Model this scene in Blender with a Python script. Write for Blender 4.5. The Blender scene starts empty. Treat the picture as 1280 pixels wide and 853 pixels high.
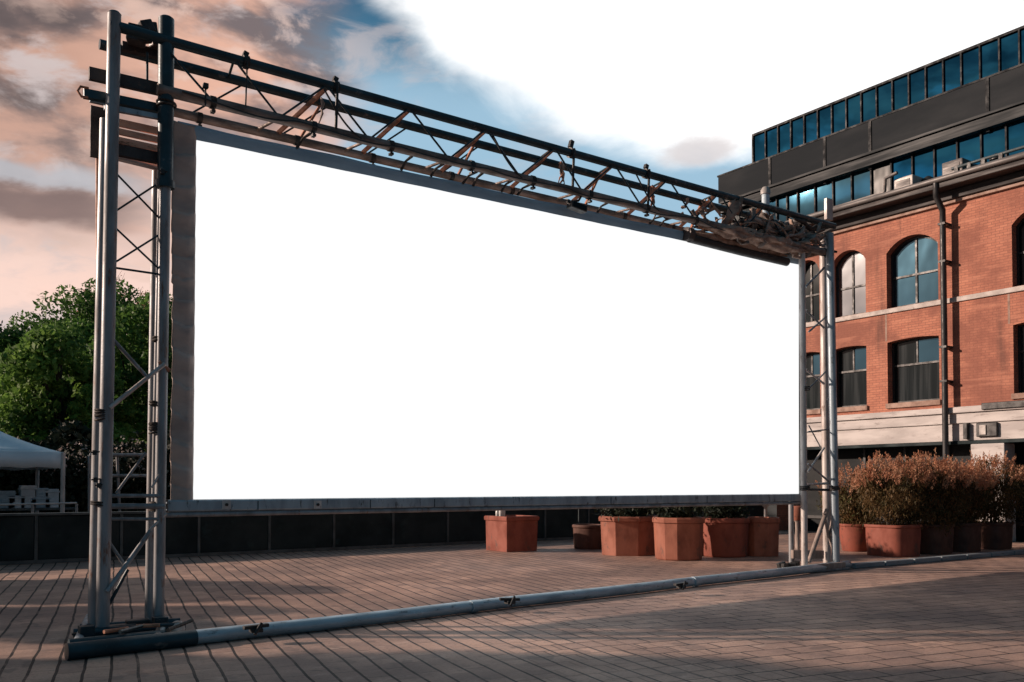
import bpy, math, random
import numpy as np
from mathutils import Vector, Matrix
R_ = math.radians
rnd = random.Random(7)
sc = bpy.context.scene
col = sc.collection

# ------------------------------------------------------------------ camera
F_PX, CX, CY, HOR = 1121.0, 640.0, 426.5, 606.0
PITCH = R_(1.5)
SH = HOR - CY - F_PX * math.tan(PITCH)
EYE = Vector((0, 0, 1.6))
FH = Vector((.5762, .8173, 0)); RT = Vector((.8173, -.5762, 0)); UPZ = Vector((0, 0, 1))
FW = FH * math.cos(PITCH) + UPZ * math.sin(PITCH)
UP = -FH * math.sin(PITCH) + UPZ * math.cos(PITCH)
cam_d = bpy.data.cameras.new("camera"); cam = bpy.data.objects.new("camera", cam_d); col.objects.link(cam)
cam.location = EYE
cam.rotation_euler = (math.pi / 2 + PITCH, 0, math.atan2(-FH.x, FH.y))
cam_d.sensor_width = 36; cam_d.lens = F_PX / 1280 * 36; cam_d.shift_y = SH / 1280
cam_d.clip_start = .05; cam_d.clip_end = 3000
sc.camera = cam

def ray(px, py):
    return FW + RT * ((px - CX) / F_PX) + UP * ((CY + SH - py) / F_PX)
def on_y(px, py, Y): d = ray(px, py); return EYE + d * (Y / d.y)
def on_x(px, py, X): d = ray(px, py); return EYE + d * (X / d.x)
def on_z(px, py, Z=0.): d = ray(px, py); return EYE + d * ((Z - 1.6) / d.z)

# ------------------------------------------------------------------ materials
def new_mat(name):
    m = bpy.data.materials.new(name); m.use_nodes = True
    nt = m.node_tree; nt.nodes.clear()
    out = nt.nodes.new("ShaderNodeOutputMaterial"); b = nt.nodes.new("ShaderNodeBsdfPrincipled")
    nt.links.new(b.outputs[0], out.inputs[0])
    return m, nt, b
def N(nt, t, **kw):
    n = nt.nodes.new(t)
    for k, v in kw.items(): setattr(n, k, v)
    return n
def math_n(nt, op, a, b=None, c=None, clamp=False):
    n = N(nt, "ShaderNodeMath", operation=op); n.use_clamp = clamp
    for i, v in enumerate((a, b, c)):
        if v is None: continue
        if isinstance(v, (int, float)): n.inputs[i].default_value = v
        else: nt.links.new(v, n.inputs[i])
    return n.outputs[0]
def smooth(nt, v, lo, hi, o0=0., o1=1.):
    n = N(nt, "ShaderNodeMapRange", interpolation_type='SMOOTHSTEP')
    n.inputs[1].default_value = lo; n.inputs[2].default_value = hi
    n.inputs[3].default_value = o0; n.inputs[4].default_value = o1
    nt.links.new(v, n.inputs[0]); return n.outputs[0]
def mixc(nt, fac, a, b, blend='MIX'):
    n = N(nt, "ShaderNodeMix", data_type='RGBA', blend_type=blend)
    if isinstance(fac, (int, float)): n.inputs[0].default_value = fac
    else: nt.links.new(fac, n.inputs[0])
    for i, v in ((6, a), (7, b)):
        if isinstance(v, (tuple, list)): n.inputs[i].default_value = (*v[:3], 1)
        else: nt.links.new(v, n.inputs[i])
    return n.outputs[2]
def noise(nt, vec, scale, detail=4, rough=.55, dist=0.):
    n = N(nt, "ShaderNodeTexNoise"); n.inputs["Scale"].default_value = scale
    n.inputs["Detail"].default_value = detail; n.inputs["Roughness"].default_value = rough
    n.inputs["Distortion"].default_value = dist
    if vec is not None: nt.links.new(vec, n.inputs["Vector"])
    return n.outputs["Fac"]
def scaled(nt, vec, s):
    n = N(nt, "ShaderNodeMapping"); n.inputs["Scale"].default_value = s
    nt.links.new(vec, n.inputs["Vector"]); return n.outputs[0]
def pos(nt): return N(nt, "ShaderNodeTexCoord").outputs["Object"]
def bump(nt, b, h, strength=.3, dist=.02):
    n = N(nt, "ShaderNodeBump"); n.inputs["Strength"].default_value = strength; n.inputs["Distance"].default_value = dist
    nt.links.new(h, n.inputs["Height"]); nt.links.new(n.outputs[0], b.inputs["Normal"])

def mat(name, c1, c2=None, rough=.6, metal=0., scale=(3, 3, 3), fine=None, bmp=.15, spec=.5, wear=None, rvar=.15):
    """two-tone weathered surface: stained with uneven noise, optional worn/rusty spots"""
    m, nt, b = new_mat(name)
    c2 = c2 or tuple(x * .6 for x in c1)
    p = pos(nt); v = scaled(nt, p, scale)
    n1 = noise(nt, v, 1., 6, .6)
    c = mixc(nt, smooth(nt, n1, .35, .68), c1, c2)
    if wear:
        n3 = noise(nt, v, 2.3, 8, .7)
        c = mixc(nt, smooth(nt, n3, .56, .68), c, wear)
    nt.links.new(c, b.inputs["Base Color"])
    b.inputs["Metallic"].default_value = metal
    b.inputs["Specular IOR Level"].default_value = spec
    nt.links.new(smooth(nt, n1, .3, .7, rough - rvar, min(1, rough + rvar)), b.inputs["Roughness"])
    n2 = noise(nt, p, fine or 40, 5, .6)
    bump(nt, b, n2, bmp, .01)
    return m

M = {}
M['steel_dark'] = mat("dark_steel", (.022, .052, .068), (.010, .024, .032), .42, .3, (2, 2, 2), wear=(.13, .13, .13))
M['steel_grey'] = mat("grey_steel", (.27, .29, .31), (.17, .17, .175), .5, .25, (6, 6, 1.2), wear=(.17, .085, .055))
M['steel_pale'] = mat("pale_steel", (.55, .52, .50), (.33, .29, .27), .5, .15, (6, 6, 1.5), wear=(.16, .11, .085))
M['steel_blue'] = mat("blue_grey_steel", (.34, .41, .46), (.22, .27, .31), .42, .3, (5, 5, 1.5), wear=(.06, .06, .06))
M['pipe'] = mat("galvanised_pipe", (.42, .52, .58), (.28, .34, .385), .42, .3, (2, 6, 6), wear=(.10, .10, .10))
M['chord_low'] = mat("weathered_chord", (.27, .21, .185), (.10, .08, .07), .6, .15, (3, 8, 8), wear=(.24, .18, .15))
M['rust'] = mat("rusty_brace", (.50, .22, .135), (.28, .12, .075), .75, .1, (9, 9, 9), wear=(.08, .05, .04))
M['black'] = mat("black_rubber", (.012, .014, .016), (.02, .021, .022), .6, 0, (9, 9, 9))
M['rope'] = mat("dark_rope", (.05, .042, .038), (.02, .018, .017), .9, 0, (20, 20, 20))
M['slat'] = mat("orange_slat", (.80, .48, .36), (.64, .35, .25), .7, 0, (3, 12, 12), wear=(.12, .07, .05))
M['plate'] = mat("brown_plate", (.055, .042, .04), (.03, .026, .027), .6, .2, (5, 5, 5), wear=(.11, .065, .05))
M['cloth'] = mat("grey_cloth", (.50, .41, .365), (.35, .30, .28), .9, 0, (2, 2, 4), fine=150, bmp=.1)
M['cloth_blue'] = mat("blue_grey_cloth", (.36, .53, .66), (.28, .43, .55), .85, 0, (1.5, 1.5, 5), fine=150, bmp=.1)
M['tarp'] = mat("brown_tarp", (.42, .29, .225), (.19, .125, .098), .85, 0, (5, 5, 5), wear=(.58, .44, .37), fine=60, bmp=.3)
M['wood'] = mat("grey_wood", (.36, .29, .255), (.20, .16, .14), .8, 0, (8, 8, 2), wear=(.12, .09, .08))
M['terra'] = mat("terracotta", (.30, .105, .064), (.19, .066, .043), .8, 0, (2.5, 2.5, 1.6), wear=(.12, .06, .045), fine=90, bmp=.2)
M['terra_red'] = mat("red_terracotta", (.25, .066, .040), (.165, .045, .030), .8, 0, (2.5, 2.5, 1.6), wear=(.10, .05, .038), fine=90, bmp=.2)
M['terra_brown_shade'] = mat("brown_and_shade_terracotta", (.095, .040, .027), (.065, .029, .021), .8, 0, (3, 3, 3), wear=(.12, .055, .04), fine=90, bmp=.2)  # brown clay; its darkness also stands in for shade on right-hand pots
M['soil'] = mat("soil", (.03, .022, .017), (.015, .011, .009), .95, 0, (12, 12, 12), bmp=.6)
M['wall_panel'] = mat("teal_panel", (.008, .022, .027), (.005, .013, .016), .6, 0, (1.2, 1.2, 1.2), wear=(.012, .030, .034), spec=.2)
M['wall_trim'] = mat("panel_trim", (.05, .075, .085), (.03, .045, .05), .6, 0., (3, 3, 3))
M['tent'] = mat("tent_canvas", (.60, .75, .85), (.52, .66, .76), .8, 0, (1, 1, 1), fine=120, bmp=.08)
M['tent_pole'] = mat("tent_pole", (.5, .5, .5), (.35, .35, .35), .5, .2, (4, 4, 2))
M['crate'] = mat("blue_crate", (.30, .45, .56), (.18, .29, .37), .6, 0, (3, 3, 3))
M['crate_pale'] = mat("pale_crate", (.50, .62, .70), (.36, .46, .53), .6, 0, (3, 3, 3))
M['bark'] = mat("bark", (.06, .045, .035), (.03, .023, .018), .95, 0, (6, 6, 2), bmp=.6)
M['twig'] = mat("twig", (.16, .10, .09), (.09, .06, .055), .9, 0, (6, 6, 6))
M['white_stone'] = mat("painted_stone", (.52, .49, .475), (.40, .375, .365), .75, 0, (1.5, .7, 3), wear=(.30, .27, .26), fine=30)
M['sill'] = mat("brown_sill", (.36, .24, .19), (.22, .14, .11), .8, 0, (4, 4, 4))
M['string'] = mat("pale_stringcourse", (.52, .47, .44), (.38, .34, .32), .8, 0, (4, 3, 4), wear=(.26, .22, .2))
M['eave'] = mat("dark_eave", (.035, .030, .030), (.018, .017, .018), .7, 0, (2, .6, 6), wear=(.09, .065, .055))
M['gutter'] = mat("grey_gutter", (.16, .15, .145), (.09, .085, .085), .6, .2, (3, 1, 6), wear=(.24, .2, .18))
M['frame'] = mat("window_frame", (.020, .021, .023), (.012, .013, .015), .5, 0, (5, 5, 5))
M['shop'] = mat("dark_shopfront", (.007, .010, .012), (.012, .015, .017), .5, 0, (1, .6, 2), spec=.15)
M['ac'] = mat("painted_metal_box", (.42, .40, .38), (.30, .28, .27), .6, .1, (3, 3, 3), wear=(.2, .15, .13))
M['roofing'] = mat("roof_felt", (.045, .045, .05), (.025, .026, .03), .9, 0, (2, 2, 2))
M['spandrel'] = mat("grey_cladding", (.030, .034, .038), (.021, .025, .029), .8, 0., (.5, .12, .5), fine=8, bmp=.03, spec=.12)
M['ledge'] = mat("dark_ledge", (.010, .017, .022), (.006, .010, .013), .6, 0., (.4, .2, 3), spec=.25)
M['mullion'] = mat("dark_mullion", (.006, .010, .014), (.004, .006, .009), .6, 0., (3, 3, 3), spec=.2)
M['candle'] = mat("frosted_glass_jar", (.6, .6, .58), (.45, .45, .44), .3, 0, (8, 8, 8))
M['asphalt'] = mat("asphalt", (.05, .05, .052), (.03, .03, .032), .9, 0, (1, 1, 1), bmp=.4)
M['kerb'] = mat("kerb_stone", (.24, .285, .31), (.15, .18, .20), .6, 0, (1, 5, 5), wear=(.10, .10, .105))

def glass(name, col_, metal, rough, wav=.02, spec=.8):
    m, nt, b = new_mat(name)
    p = pos(nt)
    n = noise(nt, scaled(nt, p, (1, .6, .45)), 1.3, 2, .5)
    nt.links.new(mixc(nt, smooth(nt, n, .3, .7), col_, tuple(x * .72 for x in col_)), b.inputs["Base Color"])
    b.inputs["Metallic"].default_value = metal; b.inputs["Roughness"].default_value = rough
    b.inputs["Specular IOR Level"].default_value = spec
    bump(nt, b, n, wav, .3)
    return m
M['glass_blue'] = glass("blue_mirror_glass", (.028, .23, .43), 1., .015, .006)
M['glass_pale'] = glass("pale_mirror_glass", (.13, .36, .50), 1., .015, .006)
M['glass_grey'] = glass("grey_reflective_glass", (.40, .43, .45), .9, .08, .05)
M['glass_win'] = glass("blue_window_glass", (.05, .12, .17), .9, .10, .05)
def curtain_mat():
    m, nt, b = new_mat("dim_curtained_glass")
    n = noise(nt, scaled(nt, pos(nt), (3., 3., .12)), 1.6, 3, .6)
    nt.links.new(mixc(nt, smooth(nt, n, .46, .64), (.004, .009, .011), (.026, .033, .036)), b.inputs["Base Color"])
    b.inputs["Roughness"].default_value = .12; b.inputs["Specular IOR Level"].default_value = .2
    return m
M['glass_curtain'] = curtain_mat()
M['glass_dark'] = glass("dark_window_glass", (.006, .013, .016), 0., .12, .05, .12)

# brick
def brick_mat():
    m, nt, b = new_mat("red_brick")
    p = pos(nt)
    sp = N(nt, "ShaderNodeSeparateXYZ"); nt.links.new(p, sp.inputs[0])
    cb = N(nt, "ShaderNodeCombineXYZ")
    nt.links.new(math_n(nt, 'ADD', sp.outputs[0], sp.outputs[1]), cb.inputs[0]); nt.links.new(sp.outputs[2], cb.inputs[1])
    br = N(nt, "ShaderNodeTexBrick")
    br.inputs["Color1"].default_value = (.47, .19, .12, 1); br.inputs["Color2"].default_value = (.38, .142, .09, 1)
    br.inputs["Mortar"].default_value = (.27, .115, .08, 1)
    br.inputs["Scale"].default_value = 1; br.inputs["Mortar Size"].default_value = .008
    br.inputs["Brick Width"].default_value = .22; br.inputs["Row Height"].default_value = .075
    nt.links.new(cb.outputs[0], br.inputs["Vector"])
    n1 = noise(nt, scaled(nt, p, (.7, .7, .7)), 1, 6, .65)
    c = mixc(nt, smooth(nt, n1, .40, .62, 0, .9), br.outputs[0], (.23, .085, .058))
    n2 = noise(nt, scaled(nt, p, (1.2, 1.2, .18)), 1.4, 4, .6)      # run-off streaks
    c = mixc(nt, smooth(nt, n2, .53, .72, 0, .7), c, (.11, .05, .038))
    n3 = noise(nt, scaled(nt, p, (.5, .35, 3.5)), 1.7, 3, .5)        # courses of paler brick
    c = mixc(nt, smooth(nt, n3, .54, .70, 0, .35), c, (.56, .25, .165))
    nt.links.new(c, b.inputs["Base Color"]); b.inputs["Roughness"].default_value = .85
    h = math_n(nt, 'ADD', math_n(nt, 'MULTIPLY', br.outputs[1], -1.), math_n(nt, 'MULTIPLY', noise(nt, p, 30, 5), .7))
    bump(nt, b, h, .5, .012)
    return m
M['brick'] = brick_mat()

# paving: staggered pavers laid askew to the building line, uneven joints
def paving_mat():
    m, nt, b = new_mat("clay_pavers")
    p = pos(nt)
    wob = N(nt, "ShaderNodeTexNoise"); wob.inputs["Scale"].default_value = 1.1; wob.inputs["Detail"].default_value = 3
    nt.links.new(p, wob.inputs["Vector"])
    off = N(nt, "ShaderNodeVectorMath", operation='MULTIPLY_ADD')
    nt.links.new(wob.outputs["Color"], off.inputs[0]); off.inputs[1].default_value = (.055, .055, 0); nt.links.new(p, off.inputs[2])
    def dotv(vec, d):
        n = N(nt, "ShaderNodeVectorMath", operation='DOT_PRODUCT'); nt.links.new(vec, n.inputs[0]); n.inputs[1].default_value = (*d, 0)
        return n.outputs["Value"]
    a = dotv(off.outputs[0], (.197, .9804)); bb = dotv(off.outputs[0], (.9804, -.197))
    def brick(u, v, w, h, mort, off_):
        cb = N(nt, "ShaderNodeCombineXYZ"); nt.links.new(u, cb.inputs[0]); nt.links.new(v, cb.inputs[1])
        br = N(nt, "ShaderNodeTexBrick"); br.offset = off_; br.squash = 1
        br.inputs["Color1"].default_value = (1, 1, 1, 1); br.inputs["Color2"].default_value = (0, 0, 0, 1)
        br.inputs["Mortar"].default_value = (.5, .5, .5, 1); br.inputs["Scale"].default_value = 1
        br.inputs["Mortar Size"].default_value = mort; br.inputs["Mortar Smooth"].default_value = .12
        br.inputs["Brick Width"].default_value = w; br.inputs["Row Height"].default_value = h
        nt.links.new(cb.outputs[0], br.inputs["Vector"]); return br
    A = brick(a, bb, 40., .215, .0135, .5)        # long open joints
    Ax = brick(a, bb, .46, .215, .005, .37)      # hair-line cross joints of the same slabs
    B = brick(bb, a, .50, .27, .011, .42)        # staggered rows
    sp = N(nt, "ShaderNodeSeparateXYZ"); nt.links.new(p, sp.inputs[0])
    back = math_n(nt, 'MULTIPLY', math_n(nt, 'MAXIMUM', math_n(nt, 'SUBTRACT', sp.outputs[1], 9.6), 0.), 1.5)
    n0 = noise(nt, scaled(nt, p, (.8, .8, .8)), 1., 4, .6)
    mm = math_n(nt, 'ADD', math_n(nt, 'SUBTRACT', bb, back), math_n(nt, 'MULTIPLY_ADD', n0, 3., -1.5))
    wB = smooth(nt, mm, 2.9, 4.9)
    wA = smooth(nt, mm, 3.9, 5.9, 1., 0.)
    nj = noise(nt, scaled(nt, p, (1.7, 1.7, 1.7)), 1., 5, .65)
    jA = math_n(nt, 'MULTIPLY', math_n(nt, 'MULTIPLY', A.outputs["Fac"], wA), smooth(nt, nj, .25, .5, .45, 1.))
    jX = math_n(nt, 'MULTIPLY', math_n(nt, 'MULTIPLY', Ax.outputs["Fac"], wA), smooth(nt, nj, .38, .56, 0, .8))
    jB = math_n(nt, 'MULTIPLY', math_n(nt, 'MULTIPLY', B.outputs["Fac"], wB), smooth(nt, nj, .28, .55, .35, 1.))
    J = math_n(nt, 'MAXIMUM', math_n(nt, 'MAXIMUM', jA, jB), jX)
    tone = mixc(nt, wB, Ax.outputs["Color"], B.outputs["Color"])
    tv = N(nt, "ShaderNodeSeparateColor"); nt.links.new(tone, tv.inputs[0])
    c = mixc(nt, tv.outputs[0], (.58, .375, .285), (.37, .24, .19))
    n1 = noise(nt, scaled(nt, p, (.45, .45, .45)), 1., 6, .62)
    c = mixc(nt, smooth(nt, n1, .36, .66, 0, .9), c, (.22, .155, .138))
    n2 = noise(nt, scaled(nt, p, (2.2, 5., 1)), 1.3, 7, .7)
    c = mixc(nt, smooth(nt, n2, .53, .74, 0, .6), c, (.58, .43, .36))
    n3 = noise(nt, scaled(nt, p, (7, 7, 7)), 1.5, 8, .75)
    c = mixc(nt, smooth(nt, n3, .52, .75, 0, .6), c, (.15, .11, .10))
    n4 = noise(nt, scaled(nt, p, (26, 26, 26)), 1.2, 4, .7)
    c = mixc(nt, smooth(nt, n4, .50, .68, 0, .5), c, (.13, .09, .075))
    n5 = noise(nt, scaled(nt, p, (.22, .9, 1)), 1.1, 5, .6)
    c = mixc(nt, smooth(nt, n5, .50, .66, 0, .4), c, (.19, .14, .12))
    n6 = noise(nt, scaled(nt, p, (3.1, 2.3, 1)), 1.0, 3, .5)
    c = mixc(nt, smooth(nt, n6, .60, .66, 0, .45), c, (.11, .085, .08))      # gum and oil spots
    c = mixc(nt, math_n(nt, 'MULTIPLY', J, .98), c, (.006, .005, .006))
    nt.links.new(c, b.inputs["Base Color"])
    nt.links.new(smooth(nt, n1, .3, .7, .58, .8), b.inputs["Roughness"])
    b.inputs["Specular IOR Level"].default_value = .35
    h = math_n(nt, 'ADD', math_n(nt, 'MULTIPLY', J, -1.), math_n(nt, 'MULTIPLY', n3, .45))
    h = math_n(nt, 'ADD', h, math_n(nt, 'MULTIPLY', n2, .5)); h = math_n(nt, 'ADD', h, math_n(nt, 'MULTIPLY', n4, .35)); h = math_n(nt, 'ADD', h, math_n(nt, 'MULTIPLY', tv.outputs[0], .35))
    bump(nt, b, h, .7, .018)
    return m
M['paving'] = paving_mat()

def leaf_mat(name, c1, c2, c3=None, scale=1.2, trans=.25):
    m, nt, b = new_mat(name)
    g = N(nt, "ShaderNodeNewGeometry")
    c = mixc(nt, g.outputs["Random Per Island"], c1, c2)
    if c3:
        c = mixc(nt, smooth(nt, noise(nt, pos(nt), scale, 3), .45, .62), c, c3)
    nt.links.new(c, b.inputs["Base Color"]); b.inputs["Roughness"].default_value = .6
    b.inputs["Specular IOR Level"].default_value = .25
    t = N(nt, "ShaderNodeBsdfTranslucent"); nt.links.new(c, t.inputs[0])
    mx = N(nt, "ShaderNodeMixShader"); mx.inputs[0].default_value = trans
    nt.links.new(b.outputs[0], mx.inputs[1]); nt.links.new(t.outputs[0], mx.inputs[2])
    nt.links.new(mx.outputs[0], [n for n in nt.nodes if n.type == 'OUTPUT_MATERIAL'][0].inputs[0])
    return m
M['leaf'] = leaf_mat("tree_leaves", (.075, .17, .035), (.12, .23, .05), (.045, .105, .028), .35, .4)
M['leaf_light'] = leaf_mat("light_tree_leaves", (.13, .25, .05), (.20, .33, .07), (.07, .15, .035), .5, .4)
M['leaf_dark'] = leaf_mat("dark_leaves", (.010, .018, .011), (.017, .026, .013), None, trans=.1)
M['leaf_bush'] = leaf_mat("bush_leaves", (.095, .062, .024), (.16, .095, .04), (.055, .048, .018), 2.)
M['leaf_green'] = leaf_mat("green_bush_leaves", (.085, .10, .03), (.17, .19, .07), (.07, .055, .02), 3.)
M['plume'] = leaf_mat("pink_plumes", (.56, .28, .17), (.42, .19, .11), (.50, .30, .19), 3., .3)
M['blossom'] = leaf_mat("pale_blossom", (.5, .4, .38), (.3, .25, .22), None)

# lit screen: gives off light
def screen_mat():
    m = bpy.data.materials.new("lit_white_screen"); m.use_nodes = True
    nt = m.node_tree; nt.nodes.clear()
    out = nt.nodes.new("ShaderNodeOutputMaterial"); e = nt.nodes.new("ShaderNodeEmission")
    e.inputs[0].default_value = (1, 1, 1, 1); e.inputs[1].default_value = .90
    nt.links.new(e.outputs[0], out.inputs[0]); return m
M['screen'] = screen_mat()

# ------------------------------------------------------------------ mesh helpers
WL = {}
class MB:
    def __init__(s): s.v = []; s.f = []; s.sm = []
    def add(s, vs, fs, smooth=False):
        o = len(s.v); s.v += [tuple(v) for v in vs]; s.f += [[i + o for i in f] for f in fs]; s.sm += [smooth] * len(fs)
        return s
    def box(s, lo, hi, rot=None, piv=None):
        x0, y0, z0 = lo; x1, y1, z1 = hi
        vs = [Vector(p) for p in ((x0,y0,z0),(x1,y0,z0),(x1,y1,z0),(x0,y1,z0),(x0,y0,z1),(x1,y0,z1),(x1,y1,z1),(x0,y1,z1))]
        if rot is not None:
            c = Vector(piv) if piv is not None else sum(vs, Vector()) / 8
            vs = [c + rot @ (v - c) for v in vs]
        return s.add(vs, [(3,2,1,0),(4,5,6,7),(0,1,5,4),(1,2,6,5),(2,3,7,6),(3,0,4,7)])
    def tube(s, pts, r, n=12, caps=True, jit=0., flat=1.):
        pts = [Vector(p) for p in pts]; k = len(pts)
        rs = r if isinstance(r, (list, tuple)) else [r] * k
        rings = []
        ref = None
        for i, p in enumerate(pts):
            d = (pts[min(i + 1, k - 1)] - pts[max(i - 1, 0)]).normalized()
            if ref is None: ref = Vector((0, 0, 1)) if abs(d.z) < .9 else Vector((1, 0, 0))
            u = d.cross(ref).normalized(); w = u.cross(d).normalized(); ref = w
            rings.append([p + (u * math.cos(t) * flat + w * math.sin(t)) * rs[i] * (1 + (rnd.uniform(-jit, jit) if jit else 0)) for t in [2 * math.pi * j / n for j in range(n)]])
        vs = [v for q in rings for v in q]
        fs = [(i*n + j, i*n + (j+1) % n, (i+1)*n + (j+1) % n, (i+1)*n + j) for i in range(k - 1) for j in range(n)]
        s.add(vs, fs, True)
        if caps: s.add(rings[0], [tuple(range(n))[::-1]]); s.add(rings[-1], [tuple(range(n))])
        return s
    def bar(s, a, b, w, h):
        """rectangular bar from a to b"""
        a = Vector(a); b = Vector(b); d = (b - a).normalized()
        ref = Vector((0, 0, 1)) if abs(d.z) < .95 else Vector((0, 1, 0))
        u = d.cross(ref).normalized() * w / 2; q = u.cross(d).normalized() * h / 2
        vs = [a-u-q, a+u-q, a+u+q, a-u+q, b-u-q, b+u-q, b+u+q, b-u+q]
        return s.add(vs, [(0,1,2,3),(7,6,5,4),(4,5,1,0),(5,6,2,1),(6,7,3,2),(7,4,0,3)])
    def lathe(s, c, prof, n=24, sx=1, sy=1, rot=0., power=2.):
        rings = []
        for r, z in prof:
            ring = []
            for j in range(n):
                t = 2 * math.pi * j / n + rot
                q = r / (abs(math.cos(t))**power + abs(math.sin(t))**power)**(1/power)
                ring.append(Vector((c[0] + q*math.cos(t)*sx, c[1] + q*math.sin(t)*sy, c[2] + z)))
            rings.append(ring)
        vs = [v for q in rings for v in q]; k = len(prof)
        fs = [(i*n + j, i*n + (j+1) % n, (i+1)*n + (j+1) % n, (i+1)*n + j) for i in range(k-1) for j in range(n)]
        s.add(vs, fs, n > 12)
        s.add(rings[0], [tuple(range(n))[::-1]]); s.add(rings[-1], [tuple(range(n))])
        return s
    def build(s, name, m, parent=None, bevel=0., loc=None):
        me = bpy.data.meshes.new(name)
        o = bpy.data.objects.new(name, me); col.objects.link(o)
        if parent is not None: w = WL[parent.name]; o.parent = parent
        else:
            w = Vector(loc) if loc is not None else Vector((0, 0, 0)); o.location = w
        WL[o.name] = Vector(w)
        me.from_pydata([(v[0]-w[0], v[1]-w[1], v[2]-w[2]) for v in s.v], [], s.f); me.update()
        me.polygons.foreach_set("use_smooth", s.sm)
        me.materials.append(M[m] if isinstance(m, str) else m)
        if bevel:
            md = o.modifiers.new("bevel", 'BEVEL'); md.width = bevel; md.segments = 2; md.limit_method = 'ANGLE'; md.angle_limit = R_(40)
        return o
def empty(name, loc, label, cat, group=None):
    o = bpy.data.objects.new(name, None); col.objects.link(o); o.location = loc; o.empty_display_size = .2
    WL[o.name] = Vector(loc); tag(o, label, cat, group); return o
def tag(o, label, cat, group=None):
    o["label"] = label; o["category"] = cat
    if group: o["group"] = group
    return o
def structure(o): o["kind"] = "structure"; return o

def quads_mesh(name, C, U, V, m, parent=None):
    """many small leaf faces, centres C, half-axes U V (n,3) - pointed leaf of 4 corners"""
    n = len(C)
    P = np.empty((n, 4, 3)); P[:, 0] = C - V; P[:, 1] = C + U; P[:, 2] = C + V; P[:, 3] = C - U
    w = np.array(WL[parent.name]) if parent is not None else np.zeros(3)
    P = (P - w).reshape(-1, 3).astype(np.float32)
    me = bpy.data.meshes.new(name)
    me.vertices.add(4 * n); me.vertices.foreach_set("co", P.ravel())
    me.loops.add(4 * n); me.loops.foreach_set("vertex_index", np.arange(4 * n, dtype=np.int32))
    me.polygons.add(n); me.polygons.foreach_set("loop_start", np.arange(0, 4 * n, 4, dtype=np.int32))
    me.polygons.foreach_set("loop_total", np.full(n, 4, dtype=np.int32))
    me.update(calc_edges=True)
    me.materials.append(M[m])
    o = bpy.data.objects.new(name, me); col.objects.link(o)
    if parent is not None: o.parent = parent; WL[o.name] = WL[parent.name]
    return o
rg = np.random.default_rng(11)
def unit(n):
    v = rg.normal(size=(n, 3)); return v / np.linalg.norm(v, axis=1, keepdims=True)
def leaf_axes(n, size, out=None, upb=0.):
    nrm = unit(n)
    if out is not None: nrm = nrm + out * .7
    nrm /= np.linalg.norm(nrm, axis=1, keepdims=True) + 1e-9
    t = unit(n); t[:, 2] += upb
    u = np.cross(nrm, t); u /= np.linalg.norm(u, axis=1, keepdims=True) + 1e-9
    v = np.cross(u, nrm)
    s = (size * rg.uniform(.6, 1.3, n))[:, None]
    return u * s * .5, v * s

# ------------------------------------------------------------------ ground
g = MB()
g.add([(-400,-400,-.012),(500,-400,-.012),(500,600,-.012),(-400,600,-.012)], [(0,1,2,3)])
structure(g.build("ground", 'asphalt'))
g = MB(); nx, ny = 60, 60
X0, X1, Y0, Y1 = -16., 28.2, -14., 20.42
vs = [(X0 + (X1-X0)*i/nx, Y0 + (Y1-Y0)*j/ny, 0) for j in range(ny+1) for i in range(nx+1)]
g.add(vs, [(j*(nx+1)+i, j*(nx+1)+i+1, (j+1)*(nx+1)+i+1, (j+1)*(nx+1)+i) for j in range(ny) for i in range(nx)])
structure(g.build("pavement", 'paving'))
# kerb continuing the pipe's line towards the brick building
k0 = Vector((15.15, 10.28, 0)); k1 = Vector((25.0, 10.10, 0))
g = MB()
for i in range(10):
    a = k0.lerp(k1, i/10 + .002); b = k0.lerp(k1, (i+1)/10 - .002)
    g.bar(a + Vector((0,0,.05)), b + Vector((0,0,.05)), .17 + rnd.uniform(-.006,.006), .10 + rnd.uniform(-.008,.004))
structure(g.build("kerb", 'kerb', bevel=.015))

# ------------------------------------------------------------------ gantry of trusses and two towers
GY = 10.3
gan = empty("truss_gantry", (8, GY, 0), "weathered steel frame of two lattice towers and an overhead truss holding the blank screen", "truss frame")
def part(mb, name, m, parent, bevel=0.): return mb.build(name, m, parent, bevel)
def rod(name, m, a, b, r, parent=gan, n=10):
    return MB().tube([a, b], r, n).build(name, m, parent)

# left tower legs (pairs, slightly out of plumb)
def leg(px_b, py_b, px_t, py_t, Y, r, m, z0=0.02):
    b = on_y(px_b, py_b, Y); t = on_y(px_t, py_t, Y); b.z = z0
    return b, t, MB().tube([b, b.lerp(t, .5), t], r, 16).build("post", m, gan)
Ab, At, A = leg(128, 790, 143, 18, 10.30, .070, 'steel_grey')
A2b, A2t, A2 = leg(118, 778, 133, 150, 10.62, .070, 'steel_grey')
Bb, Bt, B = leg(198, 780, 208, 130, 10.34, .060, 'steel_grey')
B2b, B2t, B2 = leg(187, 770, 196, 215, 10.75, .055, 'steel_grey')
# rear pair of thin posts bundled by B
B3b, B3t, B3 = leg(193, 560, 201, 215, 10.52, .030, 'steel_grey', z0=1.3)
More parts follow.
